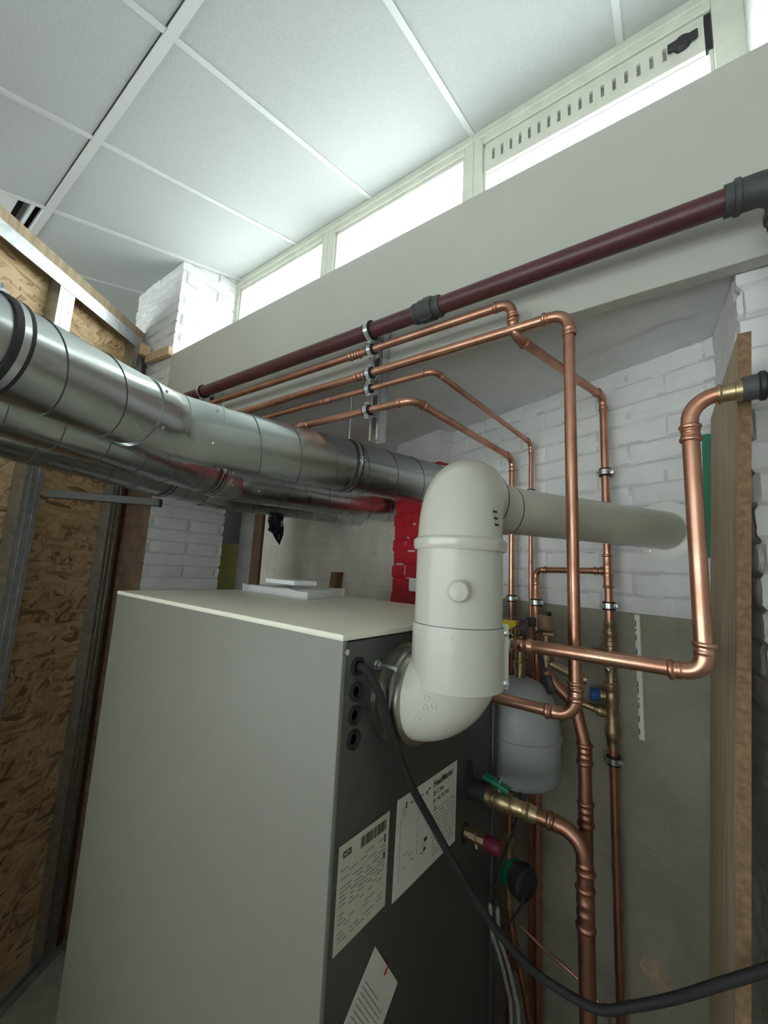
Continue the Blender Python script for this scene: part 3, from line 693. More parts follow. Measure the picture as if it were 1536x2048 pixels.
bm = lathe(B(), c, cd, [(0, .0205), (.006, .0205), (.006, .0185), (.016, .0185), (.019, .016), (.020, .0)], 30)
for i in range(20):
    an = 2 * PI * i / 20; o_ = rt_ * math.cos(an) + UZ * math.sin(an); lathe(bm, c + o_ * .0183 + cd * .007, cd, [(0, .0018), (.009, .0018)], 6)
obj('test_point_cap', bm, 'flue', ins)
EA = V((-.259, .966, 0)); K2 = V((fx, fy, UPZ)) + EA * .222; FLG = w(-.011, 0, UPZ); FD = (FLG - K2).normalized(); wallp = FLG
A = arc((fx, fy, 1), (fx, fy, UPZ), V((fx, fy, UPZ)) + EA, .094, 12)
P = [V((fx, fy, 2.262)), V((fx, fy, 2.262)), V((fx, fy, 2.270)), V((fx, fy, 2.281)), V((fx, fy, 2.284)), V((fx, fy, 2.287))]; Rr = [fr, fr + .006, fr + .0085, fr + .0085, fr + .005, fr + .001]
obj('upper_elbow', sweep(B(), P + A + [A[-1] + EA * .024, A[-1] + EA * .025], Rr + [fr] * len(A) + [fr, .06], 56), 'flue', flue)
e = A[-1] + EA * .024
obj('joint_seal', tube_ring(B(), e, EA, fr - .004, fr + .0012, .004, 56), 'rubber', flue)
A2 = arc(e, K2, K2 + FD, .085, 8)
obj('reducing_bend', sweep(B(), [e + EA * .003, e + EA * .014, e + EA * .04] + A2 + [A2[-1] + FD * .05, A2[-1] + FD * .051], [fr - .001, fr - .001, .070] + [.0645] * len(A2) + [.0645, .060], 56), 'flue', flue)
e2 = A2[-1] + FD * .05
obj('joint_seal', tube_ring(B(), e2 + FD * .001, FD, .0600, .0640, .0022, 56), 'rubber', flue)
e = e2 - FD * .11
obj('horizontal_pipe', sweep(B(), [e + FD * .09, wallp], .061, 56), 'flue', flue)
bm = lathe(B(), wallp - WN * .004, WN, [(0, .094), (.008, .094), (.011, .090), (.012, .063), (.016, .062), (.016, .0612)], 56)
fl = obj('wall_plate', bm, 'whitepl', flue)
for an in (2.3, 4.1, .2, 5.6):
    o_ = WT * math.cos(an) + UZ * math.sin(an); obj('screw', lathe(B(), wallp + o_ * .080 + WN * .007, WN, [(0, .004), (.002, .003)], 10), 'steel', fl)
for k in range(4):   # black assembly arrows printed on the elbow
    pass
bm = B(); 
for k in range(3): 
    an = math.radians(-12 + k * 2); o_ = V((math.cos(an), math.sin(an), 0)); cbox(bm, V((fx, fy, 2.335 - k * .012)) + o_ * (fr + .0004), o_.cross(UZ) * .012, UZ * .004, o_ * .001)
obj('printed_mark', bm, 'ink', flue)

# ================================================================= PIPES ALONG THE BEAM
LEFT = -2.72
pr = .027
bp_ = thing('drain_pipe', g(LEFT, -.10, 3.09), 'maroon pipe with black rubber couplings, topmost of the pipes along the beam', 'pipe')
obj('tube', sweep(B(), [g(LEFT, -.10, 3.090), g(.232, -.10, 3.048)], pr, 32), 'maroon', bp_)
obj('tube', sweep(B(), [g(.290, -.10, 2.99), g(.290, -.10, .0)], pr, 32), 'maroon', bp_)
dd = (g(.232, -.10, 3.048) - g(LEFT, -.10, 3.09)).normalized(); cc = g(-.54, -.10, 3.0585)
o = obj('coupling', lathe(B(), cc - dd * .05, dd, [(0, pr), (0, .031), (.006, .033), (.014, .033), (.016, .0305), (.024, .0305), (.026, .036), (.074, .036), (.076, .0305), (.082, .0305), (.084, .034), (.094, .034), (.10, .031), (.10, pr)], 36), 'coupling', bp_); o['label'] = 'charcoal rubber coupling'
bm = B()
for k in (-1, 1): cbox(bm, cc + dd * .0 + UZ * k * .037 + VV * -.004, dd * .03, UZ * .006, VV * .02, .002)
obj('grip_lug', bm, 'coupling', o)
A = arc(g(0, -.10, 3.048), g(.290, -.10, 3.048), g(.290, -.10, 2), .045, 10)
bm = B(); Pn = [A[0] - dd * .05, A[0] - dd * .05, A[0] - dd * .035, A[0] - dd * .033, A[0] - dd * .024, A[0] - dd * .022] ; Rn = [pr, .0325, .0325, .037, .037, .033]
sweep(bm, Pn + A + [A[-1] - UZ * .02, A[-1] - UZ * .022, A[-1] - UZ * .034, A[-1] - UZ * .036, A[-1] - UZ * .05, A[-1] - UZ * .05], Rn + [.033] * len(A) + [.033, .037, .037, .0325, .0325, pr], 36)
o = obj('elbow', bm, 'coupling', bp_); o['label'] = 'charcoal rubber elbow'
def sg(u, a=LEFT): return u
r28 = .0138
c1 = pipe_run('copper_pipe', 'copper pipe just below the maroon one, ending in the blue-capped valve on the wall', 'pipe',
    [g(LEFT, -.09, 3.012), g(-.272, -.09, 2.990), g(-.262, -.09, 2.884), g(-.105, .447, 2.884), w((g(-.105, .447, 0) - W0).dot(WT), .05, 0)], r28 * .96, R=.034, L=.020,
    couplings=((0, .765, .05), (3, .985, .04)), em='copper', group=None)
c2 = pipe_run('copper_pipe', 'thick copper pipe dropping vertically in front of the flue pipe, then elbowing into the boiler', 'pipe',
    [g(LEFT, -.09, 2.902), g(-.122, -.09, 2.906), V((-.2365, 1.0272, 1.911)), V((bx1 - .01, 1.0272, 1.911))], r28, R=.040, L=.026, couplings=((0, .735, .06), (1, .945, .045)))
c3 = pipe_run('copper_pipe', 'thinnest copper pipe, fourth down on the strut, running under the beam to the wall', 'pipe',
    [g(LEFT, -.09, 2.840), g(-.515, -.09, 2.846), w((g(-.397, .557, 0) - W0).dot(WT), .04, 2.785), w((g(-.397, .557, 0) - W0).dot(WT) - .008, .04, 0)], .0092, R=.028, L=.018, couplings=((0, .79, .045),))
c4 = pipe_run('copper_pipe', 'lowest copper pipe on the strut, reaching the wall behind the flue elbow', 'pipe',
    [g(LEFT, -.09, 2.765), g(-.588, -.09, 2.766), w((g(-.484, .59, 0) - W0).dot(WT), .045, 2.737), w((g(-.484, .59, 0) - W0).dot(WT) - .004, .045, 0)], .0125, R=.040, L=.024, couplings=((0, .765, .05),))
# strut channels on the beam
for (u, za, zb, lab) in ((-.775, 2.672, 3.125, 'slotted steel strut on the beam carrying the row of five pipe clamps'), (-1.86, 2.67, 3.15, 'slotted steel strut at the left end of the beam, mostly behind the nearest duct')):
    t = thing('strut_channel', g(u, -.03, za), lab, 'strut'); bm = B(); hw = .021; dp = .048
    pbox(bm, g(u - hw, -dp, za), U * .0025, VV * dp, UZ * (zb - za)); pbox(bm, g(u + hw - .0025, -dp, za), U * .0025, VV * dp, UZ * (zb - za))
    pbox(bm, g(u - hw, -.0035, za), U * hw * 2, VV * .0025, UZ * (zb - za))
    pbox(bm, g(u - hw, -dp, za), U * .010, VV * .0025, UZ * (zb - za)); pbox(bm, g(u + hw - .010, -dp, za), U * .010, VV * .0025, UZ * (zb - za))
    obj('channel', bm, 'steel', t, smooth=False)
    for zz in ((2.77, 2.85, 2.905, 2.993, 3.063) if u > -1 else (3.02, 3.08)):
        bm = cbox(B(), g(u, -.052, zz), U * .034, VV * .006, UZ * .026, .001); lathe(bm, g(u, -.055, zz), VV * -1, [(0, .010), (.006, .010)], 6); obj('channel_nut', bm, 'steel', t)
zl = lambda u, z0, z1, u1: z0 + (z1 - z0) * (u - LEFT) / (u1 - LEFT)
for (z, r, lab, vv) in ((zl(-.775, 3.09, 3.048, .232), pr, 'topmost clamp on the strut, holding the maroon pipe', -.10), (zl(-.775, 3.012, 2.99, -.272), r28 * .96, 'clamp on the strut holding the copper pipe under the maroon one', -.09), (zl(-.775, 2.902, 2.906, -.122), r28, 'middle clamp of the five on the strut', -.09), (zl(-.775, 2.84, 2.846, -.515), .0092, 'small clamp on the strut holding the thinnest copper pipe', -.09), (zl(-.775, 2.765, 2.766, -.588), .0125, 'lowest clamp on the strut', -.09)):
    clamp(g(-.775, vv, z), U, r, VV, -vv - .05, lab, ear=UZ)
clamp(g(-1.86, -.10, zl(-1.86, 3.09, 3.048, .232)), U, pr, VV, .05, 'clamp on the maroon pipe just above the nearest duct', ear=UZ)
clamp(g(-1.86, -.09, zl(-1.86, 3.012, 2.99, -.272)), U, r28, VV, .04, 'clamp half hidden by the nearest duct, below the maroon pipe', ear=UZ)

# ================================================================= PIPES ON THE WALL
S1 = (g(-.105, .447, 0) - W0).dot(WT); S3 = (g(-.397, .557, 0) - W0).dot(WT); S4 = (g(-.484, .59, 0) - W0).dot(WT)
r22 = .0112; S5 = S1 - .283
br = pipe_run('copper_pipe', 'copper branch pipe from the wall tee, dropping behind the grey vessel', 'pipe',
    [w(S1 - .005, .05, 2.252), w(S5, .05, 2.248), w(S5, .05, 2.185)], r22, R=.028, L=.020, couplings=((0, .10, .03),))
bm = lathe(B(), w(S5, .05, 2.20), -UZ, [(0, r22 * 1.05), (0, r22 * 1.2), (.006, r22 * 1.28), (.012, r22 * 1.1), (.03, r22 * 1.1), (.04, .0162), (.06, .0162), (.066, .0185), (.072, .016), (.072, .0148)], 24)
obj('reducer', bm, 'copper', br); obj('tube', sweep(B(), [w(S5, .05, 2.14), w(S5, .05, 0)], .0148, 24), 'copper', br)
tee = obj('tee', coupling_mesh(w(S1, .05, 2.252), UZ, r28 * .98, .115), 'copper', c1)
GRP = 'clamps on the wall pipes'
clamp(w(S1, .05, 2.60), UZ, r28 * .96, -WN, .05, 'wall clamp on the pipe left of the flue plate, above the flue', GRP, ear=WT)
clamp(w(S1, .05, 2.135), UZ, r28 * .96, -WN, .05, 'wall clamp just above the brass valve group', GRP, ear=WT)
clamp(w(S1, .05, 1.648), UZ, r28 * .96, -WN, .05, 'wall clamp just below the brass valve group', GRP, ear=WT)
clamp(w(S4, .045, 2.578), UZ, .0125, -WN, .045, 'wall clamp beside the flue elbow, on the leftmost wall pipe', GRP, ear=WT)
clamp(w(S4, .045, 2.125), UZ, .0125, -WN, .045, 'wall clamp on the leftmost wall pipe, above the yellow lever', GRP, ear=WT)
clamp(w(S5, .05, 2.120), UZ, .0150, -WN, .05, 'wall clamp on the branch pipe, right of the thin pipe', GRP, ear=WT)
clamp(w(S3 - .003, .04, 2.57), UZ, .0092, -WN, .04, 'small wall clip on the thin pipe beside the flue', GRP, ear=WT)
# brass valve group with blue cap
vg = thing('valve_group', w(S1, .05, 1.9), 'brass valve group with a blue cap on the wall pipe left of the slotted rail', 'valve')
c = w(S1, .05, 0)
obj('body', lathe(B(), c + UZ * 2.088, -UZ, [(0, .0135), (0, .0175), (.018, .0175), (.02, .0165), (.034, .0165), (.036, .022), (.045, .023), (.05, .0205), (.066, .0205), (.068, .024), (.082, .024), (.084, .021), (.11, .0235), (.125, .021), (.14, .017), (.20, .017), (.205, .022), (.225, .022), (.23, .019), (.25, .024), (.262, .019), (.30, .0205), (.33, .018), (.345, .024), (.365, .024), (.375, .019), (.39, .0175), (.40, .0175), (.40, .0135)], 24), 'brass', vg)
bm = B(); lathe(bm, c + UZ * 1.985 + WN * .01, WN, [(0, .014), (.014, .014), (.016, .010), (.022, .008)], 20); o = obj('spindle_boss', bm, 'brass', vg)
bm = cbox(B(), c + UZ * 1.985 + WN * .030 - WT * .018, WT * .05, UZ * .016, WN * .006, .002); o = obj('lever', bm, 'redcap', vg); o['label'] = 'dull red lever'
pd = (WN * .55 - WT * .83).normalized(); q = c + UZ * 1.842
obj('relief_port', lathe(B(), q, pd, [(0, .014), (.025, .014), (.026, .018), (.034, .018)], 20), 'brass', vg)
bm = lathe(B(), q + pd * .034, pd, [(0, .017), (.004, .020), (.026, .020), (.029, .017), (.024, .011), (.022, .004)], 24)
o = obj('cap', bm, 'blue', vg); o['label'] = 'blue plastic cap'
q = c + UZ * 1.785; pd2 = (WN * .45 - WT * .86 + UZ * .22).normalized()
bm = lathe(B(), q, pd2, [(0, .013), (.02, .015), (.03, .0185), (.042, .0185), (.044, .011), (.052, .011), (.054, .0125), (.058, .011), (.064, .0125), (.068, .011), (.074, .0125), (.08, .011), (.095, .010)], 20); obj('hose_tail', bm, 'brass', vg)
lathe_b = lathe(B(), c + UZ * 1.93 + WN * .018, WN, [(0, .008), (.008, .008), (.010, .004)], 12); obj('test_plug', lathe_b, 'nickel', vg)

# slotted shelf rail, wall patch
t = thing('slotted_rail', w(-.113, .005, 1.732), 'white slotted shelf rail screwed upright to the plastered wall', 'shelf rail')
a = w(-.113, .004, 1.728); b = w(-.118, .004, 2.112)
bm = B(); pbox(bm, w(-.110, .004, 1.728), WT * .016, WN * .012, UZ * .385, .002); obj('rail', bm, 'whitepl', t)
bm = B()
for z in (2.085, 2.04, 1.995, 1.945, 1.895, 1.875, 1.83, 1.79, 1.752): cbox(bm, w(-.1065, .0163, z), WT * .0028, UZ * .018, WN * .0008)
for z in (2.064, 1.85): lathe(bm, w(-.1065, .016, z), WN, [(0, .0025), (.0008, .0025)], 10)
obj('slot', bm, 'ink', t, smooth=False)
bm = bmesh.new(); bmesh.ops.create_icosphere(bm, subdivisions=4, radius=1)
c = w(-.095, .004, 1.085)
for v_ in bm.verts:
    n_ = 1 + .28 * noise.noise(v_.co * 2.1) + .12 * noise.noise(v_.co * 6); x, y, z = v_.co * n_
    v_.co = c + WT * (x * .035 - z * -.018) * .95 + UZ * (z * .040 - x * .018) + WN * (y * .008)
tag(obj('mortar_patch', bm, 'mortar'), 'beige mortar patch on the plastered wall above the black cable', 'mortar patch')

# ================================================================= GAS PIPE ON THE RIGHT
GY = .929
gas = pipe_run('gas_pipe', 'copper gas pipe from the yellow-lever valve towards the camera, then up beside the plank', 'pipe',
    [V((-.335, GY, 2.066)), V((-.002, GY, 2.066)), V((-.002, GY, 2.572)), V((.054, GY, 2.574))], .0140, R=.030, L=.024, bends={2: .046}, plain=(2,), couplings=((1, .868, .034),))
obj('adapter', lathe(B(), (-.345, GY, 2.066), X1, [(0, .013), (0, .017), (.012, .017), (.013, .0155), (.02, .0155), (.024, .0175), (.03, .0155), (.036, .0175), (.042, .015), (.046, .0142)], 24), 'copper', gas)
o = obj('brass_union', lathe(B(), (.042, GY, 2.573), X1, [(0, .0145), (0, .018), (.003, .0185), (.006, .0158), (.024, .0158), (.025, .0185), (.036, .0185), (.037, .016), (.04, .016)], 24), 'brass', gas); o['label'] = 'brass union'
gv = thing('gas_valve', (-.385, GY, 2.066), 'nickel gas valve with a yellow lever between flue bracket and copper pipe', 'valve')
obj('body', lathe(B(), (-.503, GY, 2.066), X1, [(0, .014), (.07, .014), (.072, .018), (.095, .018), (.10, .022), (.125, .022), (.127, .019), (.137, .019), (.139, .022), (.155, .022), (.158, .018), (.165, .018)], 24), 'nickel', gv)
bm = lathe(B(), (-.372, GY, 2.083), UZ, [(0, .008), (.022, .008), (.022, .010), (.026, .010), (.03, .004)], 12); obj('spindle', bm, 'nickel', gv)
bm = B(); pr_ = [(-.033, 2.116), (.033, 2.116), (.034, 2.108), (.012, 2.092), (-.012, 2.092), (-.034, 2.108)]
vs = [bm.verts.new(V((-.368 + x, GY - .012, z))) for x, z in pr_] + [bm.verts.new(V((-.368 + x, GY + .012, z))) for x, z in pr_]
bm.faces.new(vs[:6]); bm.faces.new(vs[6:][::-1])
for i in range(6): bm.faces.new((vs[i], vs[(i + 1) % 6], vs[6 + (i + 1) % 6], vs[6 + i]))
o = obj('lever', bm, 'yellow', gv, smooth=False); o['label'] = 'yellow butterfly lever'
bm = B()
gz = thing('pressure_gauge', (-.322, GY + .02, 2.10), 'dark plum disc gauge right of the yellow gas lever', 'gauge')
obj('dial_case', lathe(B(), (-.330, GY + .005, 2.103), V((1, .25, 0)), [(0, .010), (.0, .0195), (.004, .0205), (.013, .0205), (.016, .018), (.016, .0)], 28), 'plum', gz)
obj('stem', sweep(B(), [(-.326, GY + .005, 2.090), (-.326, GY + .003, 2.079)], .005, 10), 'brass', gz)
hp = []; hr = []
x = .096; 
while x < .96:
    hp += [V((x, GY, 2.575)), V((x + .004, GY, 2.575)), V((x + .010, GY, 2.575)), V((x + .014, GY, 2.575))]; hr += [.0215, .0262, .0262, .0215]; x += .0185
gh = thing('corrugated_hose', (.08, GY, 2.575), 'black corrugated hose joining the brass union at the right edge', 'hose')
obj('hose_wall', sweep(B(), hp, hr, 32), 'black', gh)
obj('ferrule', lathe(B(), (.076, GY, 2.575), X1, [(0, .0155), (0, .021), (.014, .0225), (.022, .0225), (.022, .018)], 28), 'coupling', gh)

# ================================================================= PLANK AND GREEN BOARD
pt = [(V((.081, .985, 2.712)), V((.047, 1.475, 2.712))), (V((-.082, .985, .0)), V((-.098, 1.475, .0)))]
bm = B(); th = .020; tn = V((.998, .06, 0)) * th
top, bot = pt
vs = [bm.verts.new(p) for p in (bot[0], bot[1], top[1], top[0])] + [bm.verts.new(p + tn) for p in (bot[0], bot[1], top[1], top[0])]
for i, f in enumerate(((0, 1, 2, 3), (7, 6, 5, 4), (0, 4, 5, 1), (1, 5, 6, 2), (2, 6, 7, 3), (3, 7, 4, 0))):
    fc = bm.faces.new([vs[k] for k in f]); fc.material_index = 1 if i in (4, 5, 2, 3) else 0
t = tag(obj('plank', bm, ['plank', 'plank_edge'], smooth=False), 'tall weathered plank leaning on edge against the right brick column', 'plank')
a = V((.020, 1.470, 2.70)); bm = pbox(B(), V((.012, 1.488, 2.30)), V((.022, 0, 0)), V((0, .012, 0)), V((.012, -.0, .37)), .001)
tag(obj('green_board', bm, 'greenboard', smooth=False), 'narrow green board upright behind the leaning plank', 'board')

# ================================================================= EXPANSION VESSEL AND SMALL FITTINGS BEHIND THE BOILER
tk = thing('expansion_vessel', (-.49, 1.385, 1.72), 'grey round expansion vessel between boiler and wall', 'vessel')
prof = [(-.165, .012)] + [(-.165 + .055 * (1 - math.cos(a)), .123 * math.sin(a)) for a in [i * PI / 2 / 8 for i in range(1, 9)]] + [(-.012, .123), (-.010, .127), (-.002, .1275), (.000, .123)] + [(.02 + .145 * math.sin(a), .123 * math.cos(a) ** .75) for a in [i * PI / 2 / 12 for i in range(12)]] + [(.165, .014)]
obj('shell', lathe(B(), (-.49, 1.385, 1.722), UZ, prof, 48), 'tank', tk)
obj('seam_band', tube_ring(B(), V((-.49, 1.385, 1.710)), UZ, .122, .1288, .010, 48), 'tank', tk)
obj('connection', lathe(B(), (-.49, 1.385, 1.886), UZ, [(0, .016), (.03, .016), (.031, .021), (.05, .021), (.052, .0165), (.085, .0165), (.086, .012), (.135, .012), (.14, .017), (.155, .017)], 20), 'brass', tk)
br_ = w(S5 + .05, .02, 1.66); obj('bracket', pbox(B(), V((-.50, 1.49, 1.66)), V((.03, 0, 0)), V((.06, .20, 0)) * .86, V((0, 0, .006))), 'steel', tk, smooth=False)
# automatic air vent on its manifold
av = thing('air_vent', (-.42, 1.45, 2.03), 'brass air vent with tan cap beside the branch pipe, behind the gas pipe', 'air vent')
vc = V((-.415, 1.42, 0))
obj('float_body', lathe(B(), vc + UZ * 2.045, UZ, [(0, .022), (.008, .030), (.010, .026), (.045, .026), (.048, .022)], 28), 'tan', av)
obj('cap', lathe(B(), vc + UZ * 2.093 + V((.01, 0, 0)), UZ, [(0, .008), (.012, .008), (.014, .004)], 14), 'black', av)
obj('switch_block', cbox(B(), vc + V((-.045, -.012, 2.068)), V((.032, .006, 0)), V((-.006, .03, 0)), V((0, 0, .03)), .003), 'black', av)
obj('flange', lathe(B(), vc + UZ * 2.028, UZ, [(0, .014), (.004, .034), (.012, .034), (.016, .024)], 6), 'brass', av)
obj('base', lathe(B(), vc + UZ * 1.93, UZ, [(0, .018), (.02, .018), (.022, .024), (.045, .024), (.048, .015), (.10, .015)], 20), 'brass', av)
bm = sweep(B(), [vc + V((0, 0, 1.945)), vc + V((.05, .01, 1.925)), vc + V((.095, .015, 1.912))], [.013, .0135, .016], 16); lathe(bm, vc + V((.09, .015, 1.913)), V((1, .1, -.2)), [(0, .016), (.006, .020), (.016, .020), (.02, .015), (.03, .014)], 18); obj('side_outlet', bm, 'brass', av)
# black plug on its cable
pg = thing('cable_plug', (-.37, 1.25, 1.93), 'black plug hanging on a thin cable behind the gas pipe', 'plug')
bm = B(); q0 = V((-.352, 1.13, 2.035)); q1 = V((-.338, 1.13, 1.985)); q2 = V((-.322, 1.13, 1.945)); dp_ = (q2 - q1).normalized(); sx = dp_.cross(Y1).normalized()
obj('cable', sweep(B(), [q0 + V((-.01, 0, .05)), q0, q1], [.003, .003, .0045], 10), 'black', pg)
obj('plug_body', cbox(B(), q2, dp_ * .045, sx * .024, Y1 * .020, .004), 'black', pg)
# copper pipe coming off the vessel tee, cranking forward and dropping behind the brass-valve pipe
cr = pipe_run('copper_pipe', 'dulled cranked copper pipe behind the pipe from the green-lever valve', 'pipe',
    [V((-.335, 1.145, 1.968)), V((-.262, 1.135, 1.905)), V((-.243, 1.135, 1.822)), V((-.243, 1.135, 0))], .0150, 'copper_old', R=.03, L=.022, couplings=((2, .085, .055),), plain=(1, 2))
obj('collar', coupling_mesh(V((-.243, 1.135, 1.80)), UZ, .015, .05), 'copper_old', cr)

# ================================================================= LOWER CONNECTIONS ON THE BOILER BACK
LY, LZ = 1.062, 1.657
lp = pipe_run('copper_pipe', 'copper pipe from the green-lever valve bending down to the floor', 'pipe',
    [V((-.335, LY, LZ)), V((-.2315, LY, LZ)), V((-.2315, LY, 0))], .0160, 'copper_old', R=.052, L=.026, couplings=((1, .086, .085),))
gvv = thing('ball_valve', (-.42, LY, LZ), 'brass ball valve with a green lever on the boiler back', 'valve')
obj('insulated_stub', lathe(B(), (bx1 - .008, LY, LZ), X1, [(0, .026), (.05, .026), (.054, .022)], 24), 'rubber', gvv)
obj('body', lathe(B(), (bx1 + .044, LY, LZ), X1, [(0, .018), (0, .023), (.014, .023), (.016, .018), (.022, .018), (.024, .022), (.03, .0235), (.045, .0235), (.052, .022), (.064, .022), (.066, .019), (.07, .019)], 24), 'brass', gvv)
o = obj('press_adapter', lathe(B(), (bx1 + .113, LY, LZ), X1, [(0, .019), (.012, .019), (.014, .0175), (.026, .0175), (.028, .0205), (.034, .0205), (.036, .018), (.042, .0205), (.05, .018), (.058, .0165)], 24), 'brass', gvv)
obj('spindle', lathe(B(), (bx1 + .077, LY, LZ + .018), UZ, [(0, .008), (.018, .008), (.018, .006), (.03, .006), (.032, .003)], 12), 'nickel', gvv)
bm = cbox(B(), (bx1 + .070, LY - .004, LZ + .040), (.068, 0, -.016), (0, .024, 0), (.003, 0, .010), .003); o = obj('lever', bm, 'green', gvv); o['label'] = 'green lever'
dv = thing('drain_valve', (-.45, 1.030, 1.567), 'brass drain valve with dark red cap in the lower opening of the boiler back', 'valve')
obj('body', lathe(B(), (bx1 - .006, 1.030, 1.567), X1, [(0, .012), (.02, .012), (.02, .0155), (.036, .0155), (.038, .013), (.05, .0145), (.062, .0145)], 8), 'brass', dv)
o = obj('cap', lathe(B(), (bx1 + .054, 1.030, 1.567), X1, [(0, .016), (.004, .0175), (.038, .0165), (.042, .012)], 12), 'redcap', dv); o['label'] = 'dark red cap'
obj('drain_spout', lathe(B(), (bx1 + .028, 1.030, 1.555), V((.2, 0, -1)), [(0, .006), (.012, .006)], 10), 'nickel', dv)
# small pump with green body
pm = thing('circulation_pump', (-.43, 1.30, 1.49), 'small black and green pump below the grey vessel', 'pump')
pc = V((-.487, 1.335, 1.325))
obj('motor', lathe(B(), pc, V((.85, -.35, 0)), [(0, .036), (.02, .047), (.045, .047), (.052, .038), (.052, .0)], 28), 'black', pm)
obj('volute', lathe(B(), pc - V((.85, -.35, 0)) * .035, V((.85, -.35, 0)), [(0, .032), (.006, .040), (.035, .040), (.037, .034)], 28), 'green', pm)
obj('pump_union', sweep(B(), [pc + V((-.02, .008, -.10)), pc + V((-.02, .008, .10))], [.016, .016], 16), 'brass', pm)
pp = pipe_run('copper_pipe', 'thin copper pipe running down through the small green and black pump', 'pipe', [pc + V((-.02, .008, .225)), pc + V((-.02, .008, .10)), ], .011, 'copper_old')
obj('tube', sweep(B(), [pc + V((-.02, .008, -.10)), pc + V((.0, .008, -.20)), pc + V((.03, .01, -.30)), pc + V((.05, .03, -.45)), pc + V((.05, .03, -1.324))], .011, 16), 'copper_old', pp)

# ================================================================= CABLES AND HOSES
def catmull(P, n=10):
    P = [V(p) for p in P]; Q = [P[0] * 2 - P[1]] + P + [P[-1] * 2 - P[-2]]; out = []
    for i in range(1, len(Q) - 2):
        for k in range(n):
            t = k / n; a, b, c_, d = Q[i - 1], Q[i], Q[i + 1], Q[i + 2]
            out.append(.5 * ((2 * b) + (c_ - a) * t + (2 * a - 5 * b + 4 * c_ - d) * t * t + (3 * b - a - 3 * c_ + d) * t ** 3))
    return out + [P[-1]]
CABLE = [(-.512, .577, 2.040), (-.487, .584, 2.034), (-.470, .606, 1.99), (-.462, .640, 1.915), (-.455, .690, 1.822), (-.438, .762, 1.716), (-.402, .815, 1.618), (-.358, .862, 1.531), (-.315, .894, 1.480), (-.275, .918, 1.449), (-.190, .940, 1.438), (-.128, .948, 1.475), (-.069, .945, 1.525), (-.001, .935, 1.594), (.051, .93, 1.645), (.109, .925, 1.700), (.30, .90, 1.86), (.60, .86, 2.02), (.99, .80, 2.10)]
tag(obj('power_cable', sweep(B(), catmull(CABLE), .0078, 14), 'rubber'), 'thick black power cable drooping from the top grommet across to the right', 'cable')
tag(obj('thin_cable', sweep(B(), catmull([(-.455, 1.30, 1.60), (-.455, 1.274, 1.539), (-.462, 1.227, 1.477), (-.474, 1.19, 1.413), (-.487, 1.17, 1.35), (-.488, 1.167, 1.29), (-.475, 1.19, 1.267), (-.458, 1.228, 1.278), (-.445, 1.27, 1.296), (-.440, 1.289, 1.318)]), .0036, 8), 'rubber'), 'thin black cable looping from the vessel down to the pump', 'cable')
for k, (dx, lab) in enumerate(((0, 'left one of two clear hoses hanging beside the boiler back'), (.020, 'right one of two clear hoses hanging beside the boiler back'))):
    tag(obj('clear_hose', sweep(B(), catmull([(-.484 + dx, 1.148, 1.35), (-.478 + dx, 1.148, 1.284), (-.465 + dx, 1.17, 1.221), (-.454 + dx, 1.193, 1.144), (-.448 + dx, 1.21, 1.05), (-.44 + dx, 1.22, .6), (-.44 + dx, 1.22, .004)]), .005, 10), 'hose'), lab, 'hose', 'clear hoses')
tag(obj('capillary_tube', sweep(B(), catmull([(-.53, 1.51, 1.062), (-.458, 1.506, 1.042), (-.403, 1.5, 1.034), (-.345, 1.497, 1.021), (-.29, 1.48, 1.005), (-.262, 1.47, .93), (-.26, 1.47, 0.0)]), .0045, 10), 'copper'), 'thin bright copper tube slanting down behind the black cable', 'tube')

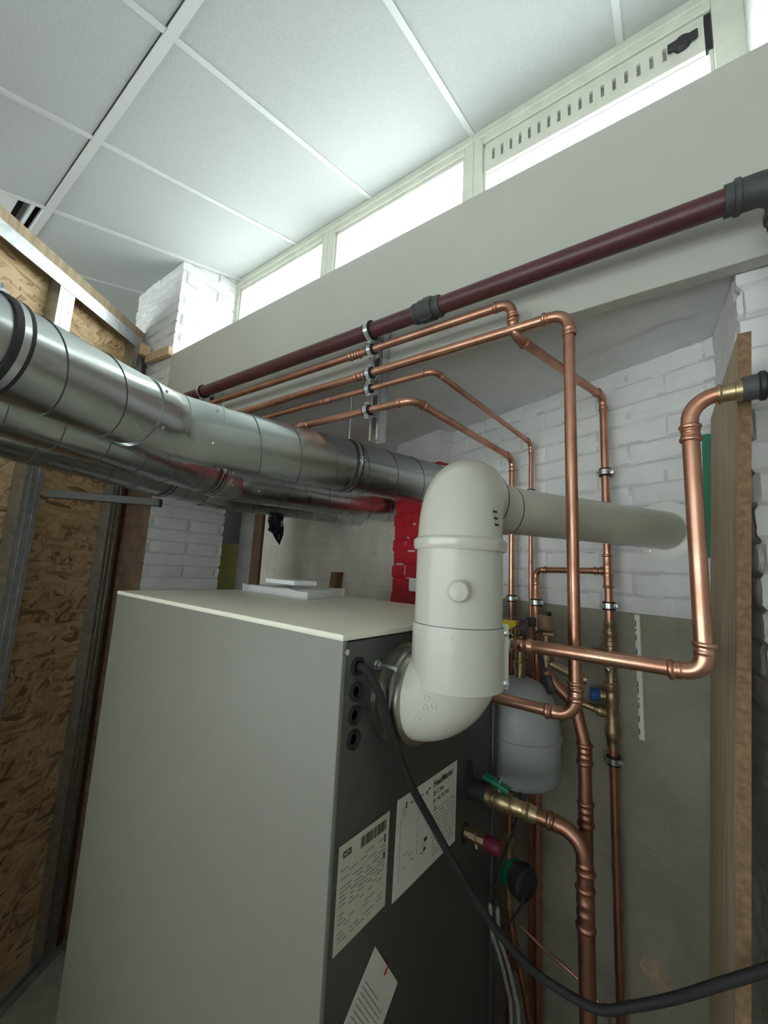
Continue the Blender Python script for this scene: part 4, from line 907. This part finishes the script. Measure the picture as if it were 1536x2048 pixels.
# ================================================================= ON THE BOILER AND AGAINST THE FAR WALL
def slab(P, z, h): 
    bm = B(); vs = [bm.verts.new(V((x, y, z))) for x, y in P] + [bm.verts.new(V((x, y, z + h))) for x, y in P]; n = len(P)
    bm.faces.new(vs[:n][::-1]); bm.faces.new(vs[n:])
    for i in range(n): bm.faces.new((vs[i], vs[(i + 1) % n], vs[n + (i + 1) % n], vs[n + i]))
    return bm
bagp = [(-1.50, .96), (-1.055, .93), (-1.13, 1.19), (-1.46, 1.20)]
bg = thing('document_bag', (-1.28, 1.05, bz), 'clear plastic bag of manuals lying on the boiler top', 'plastic bag')
obj('manual', slab([(-1.47, .975), (-1.09, .955), (-1.15, 1.17), (-1.44, 1.18)], bz + .003, .022), 'doc', bg, smooth=False)
bm = slab(bagp, bz + .0008, .029); bmesh.ops.subdivide_edges(bm, edges=bm.edges[:], cuts=9, use_grid_fill=True)
for v_ in bm.verts:
    k = (v_.co.z - bz) / .03
    if k > .1: v_.co += V((noise.noise(v_.co * 17) * .006, noise.noise(v_.co * 19 + V((3, 1, 2))) * .006, noise.noise(v_.co * 14) * .008 * k))
obj('film', bm, 'plastic', bg)
tag(obj('booklet', slab([(-1.44, 1.03), (-1.215, 1.00), (-1.20, 1.10), (-1.42, 1.14)], bz + .0415, .016), 'doc', smooth=False), 'white booklet lying on the plastic bag', 'booklet')
# wall socket on the red pier
t = thing('wall_socket', w(-1.16, .095, 2.13), 'small white socket on the red pier, left of the flue', 'socket'); obj('box', cbox(B(), w(-1.165, .108, 2.145), WT * .07, UZ * .07, WN * .022, .004), 'whitepl', t)
tag(obj('wooden_wedge', pbox(B(), w(-2.28, .012, 2.06), WT * .10, WN * .05, UZ * .12 + WT * .02, .002), 'brownwood', smooth=False), 'dark wooden wedge on the wall behind the plastic bag', 'wedge')
# doorway beyond the column
def ray(az, d): return V((math.sin(az) * d, math.cos(az) * d, 0))
def far(px, depth):  # bearing of a picture column at the horizon, kept as fixed numbers below
    return None
dv_ = V((-.62, .78, 0)).normalized(); dr = V((dv_.y, -dv_.x, 0))
D0 = V((-2.77, 1.71, 0))       # doorway wall line, running across the view
struct('wall_return', pbox(B(), D0 + dr * .0, dr * .105, dv_ * .12, UZ * 2.98), 'greypanel')
tag(obj('door_post', pbox(B(), D0 + dr * .108 - dv_ * .02, dr * .066, dv_ * .06, UZ * 2.80, .002), 'brownwood', smooth=False), 'brown wooden post standing in the gap right of the left brick column', 'post')
struct('opening_shade_panel', pbox(B(), D0 - dr * .55 + dv_ * .35, dr * .56, dv_ * .04, UZ * 2.95), 'greyshade')  # added panel, its dark colour stands in for the shaded opening
tag(obj('insulation_roll', pbox(B(), D0 - dr * .30 + dv_ * .10, dr * .285, dv_ * .10, UZ * 2.36, .02), 'insul'), 'yellow insulation slab standing right of the left brick column', 'insulation')
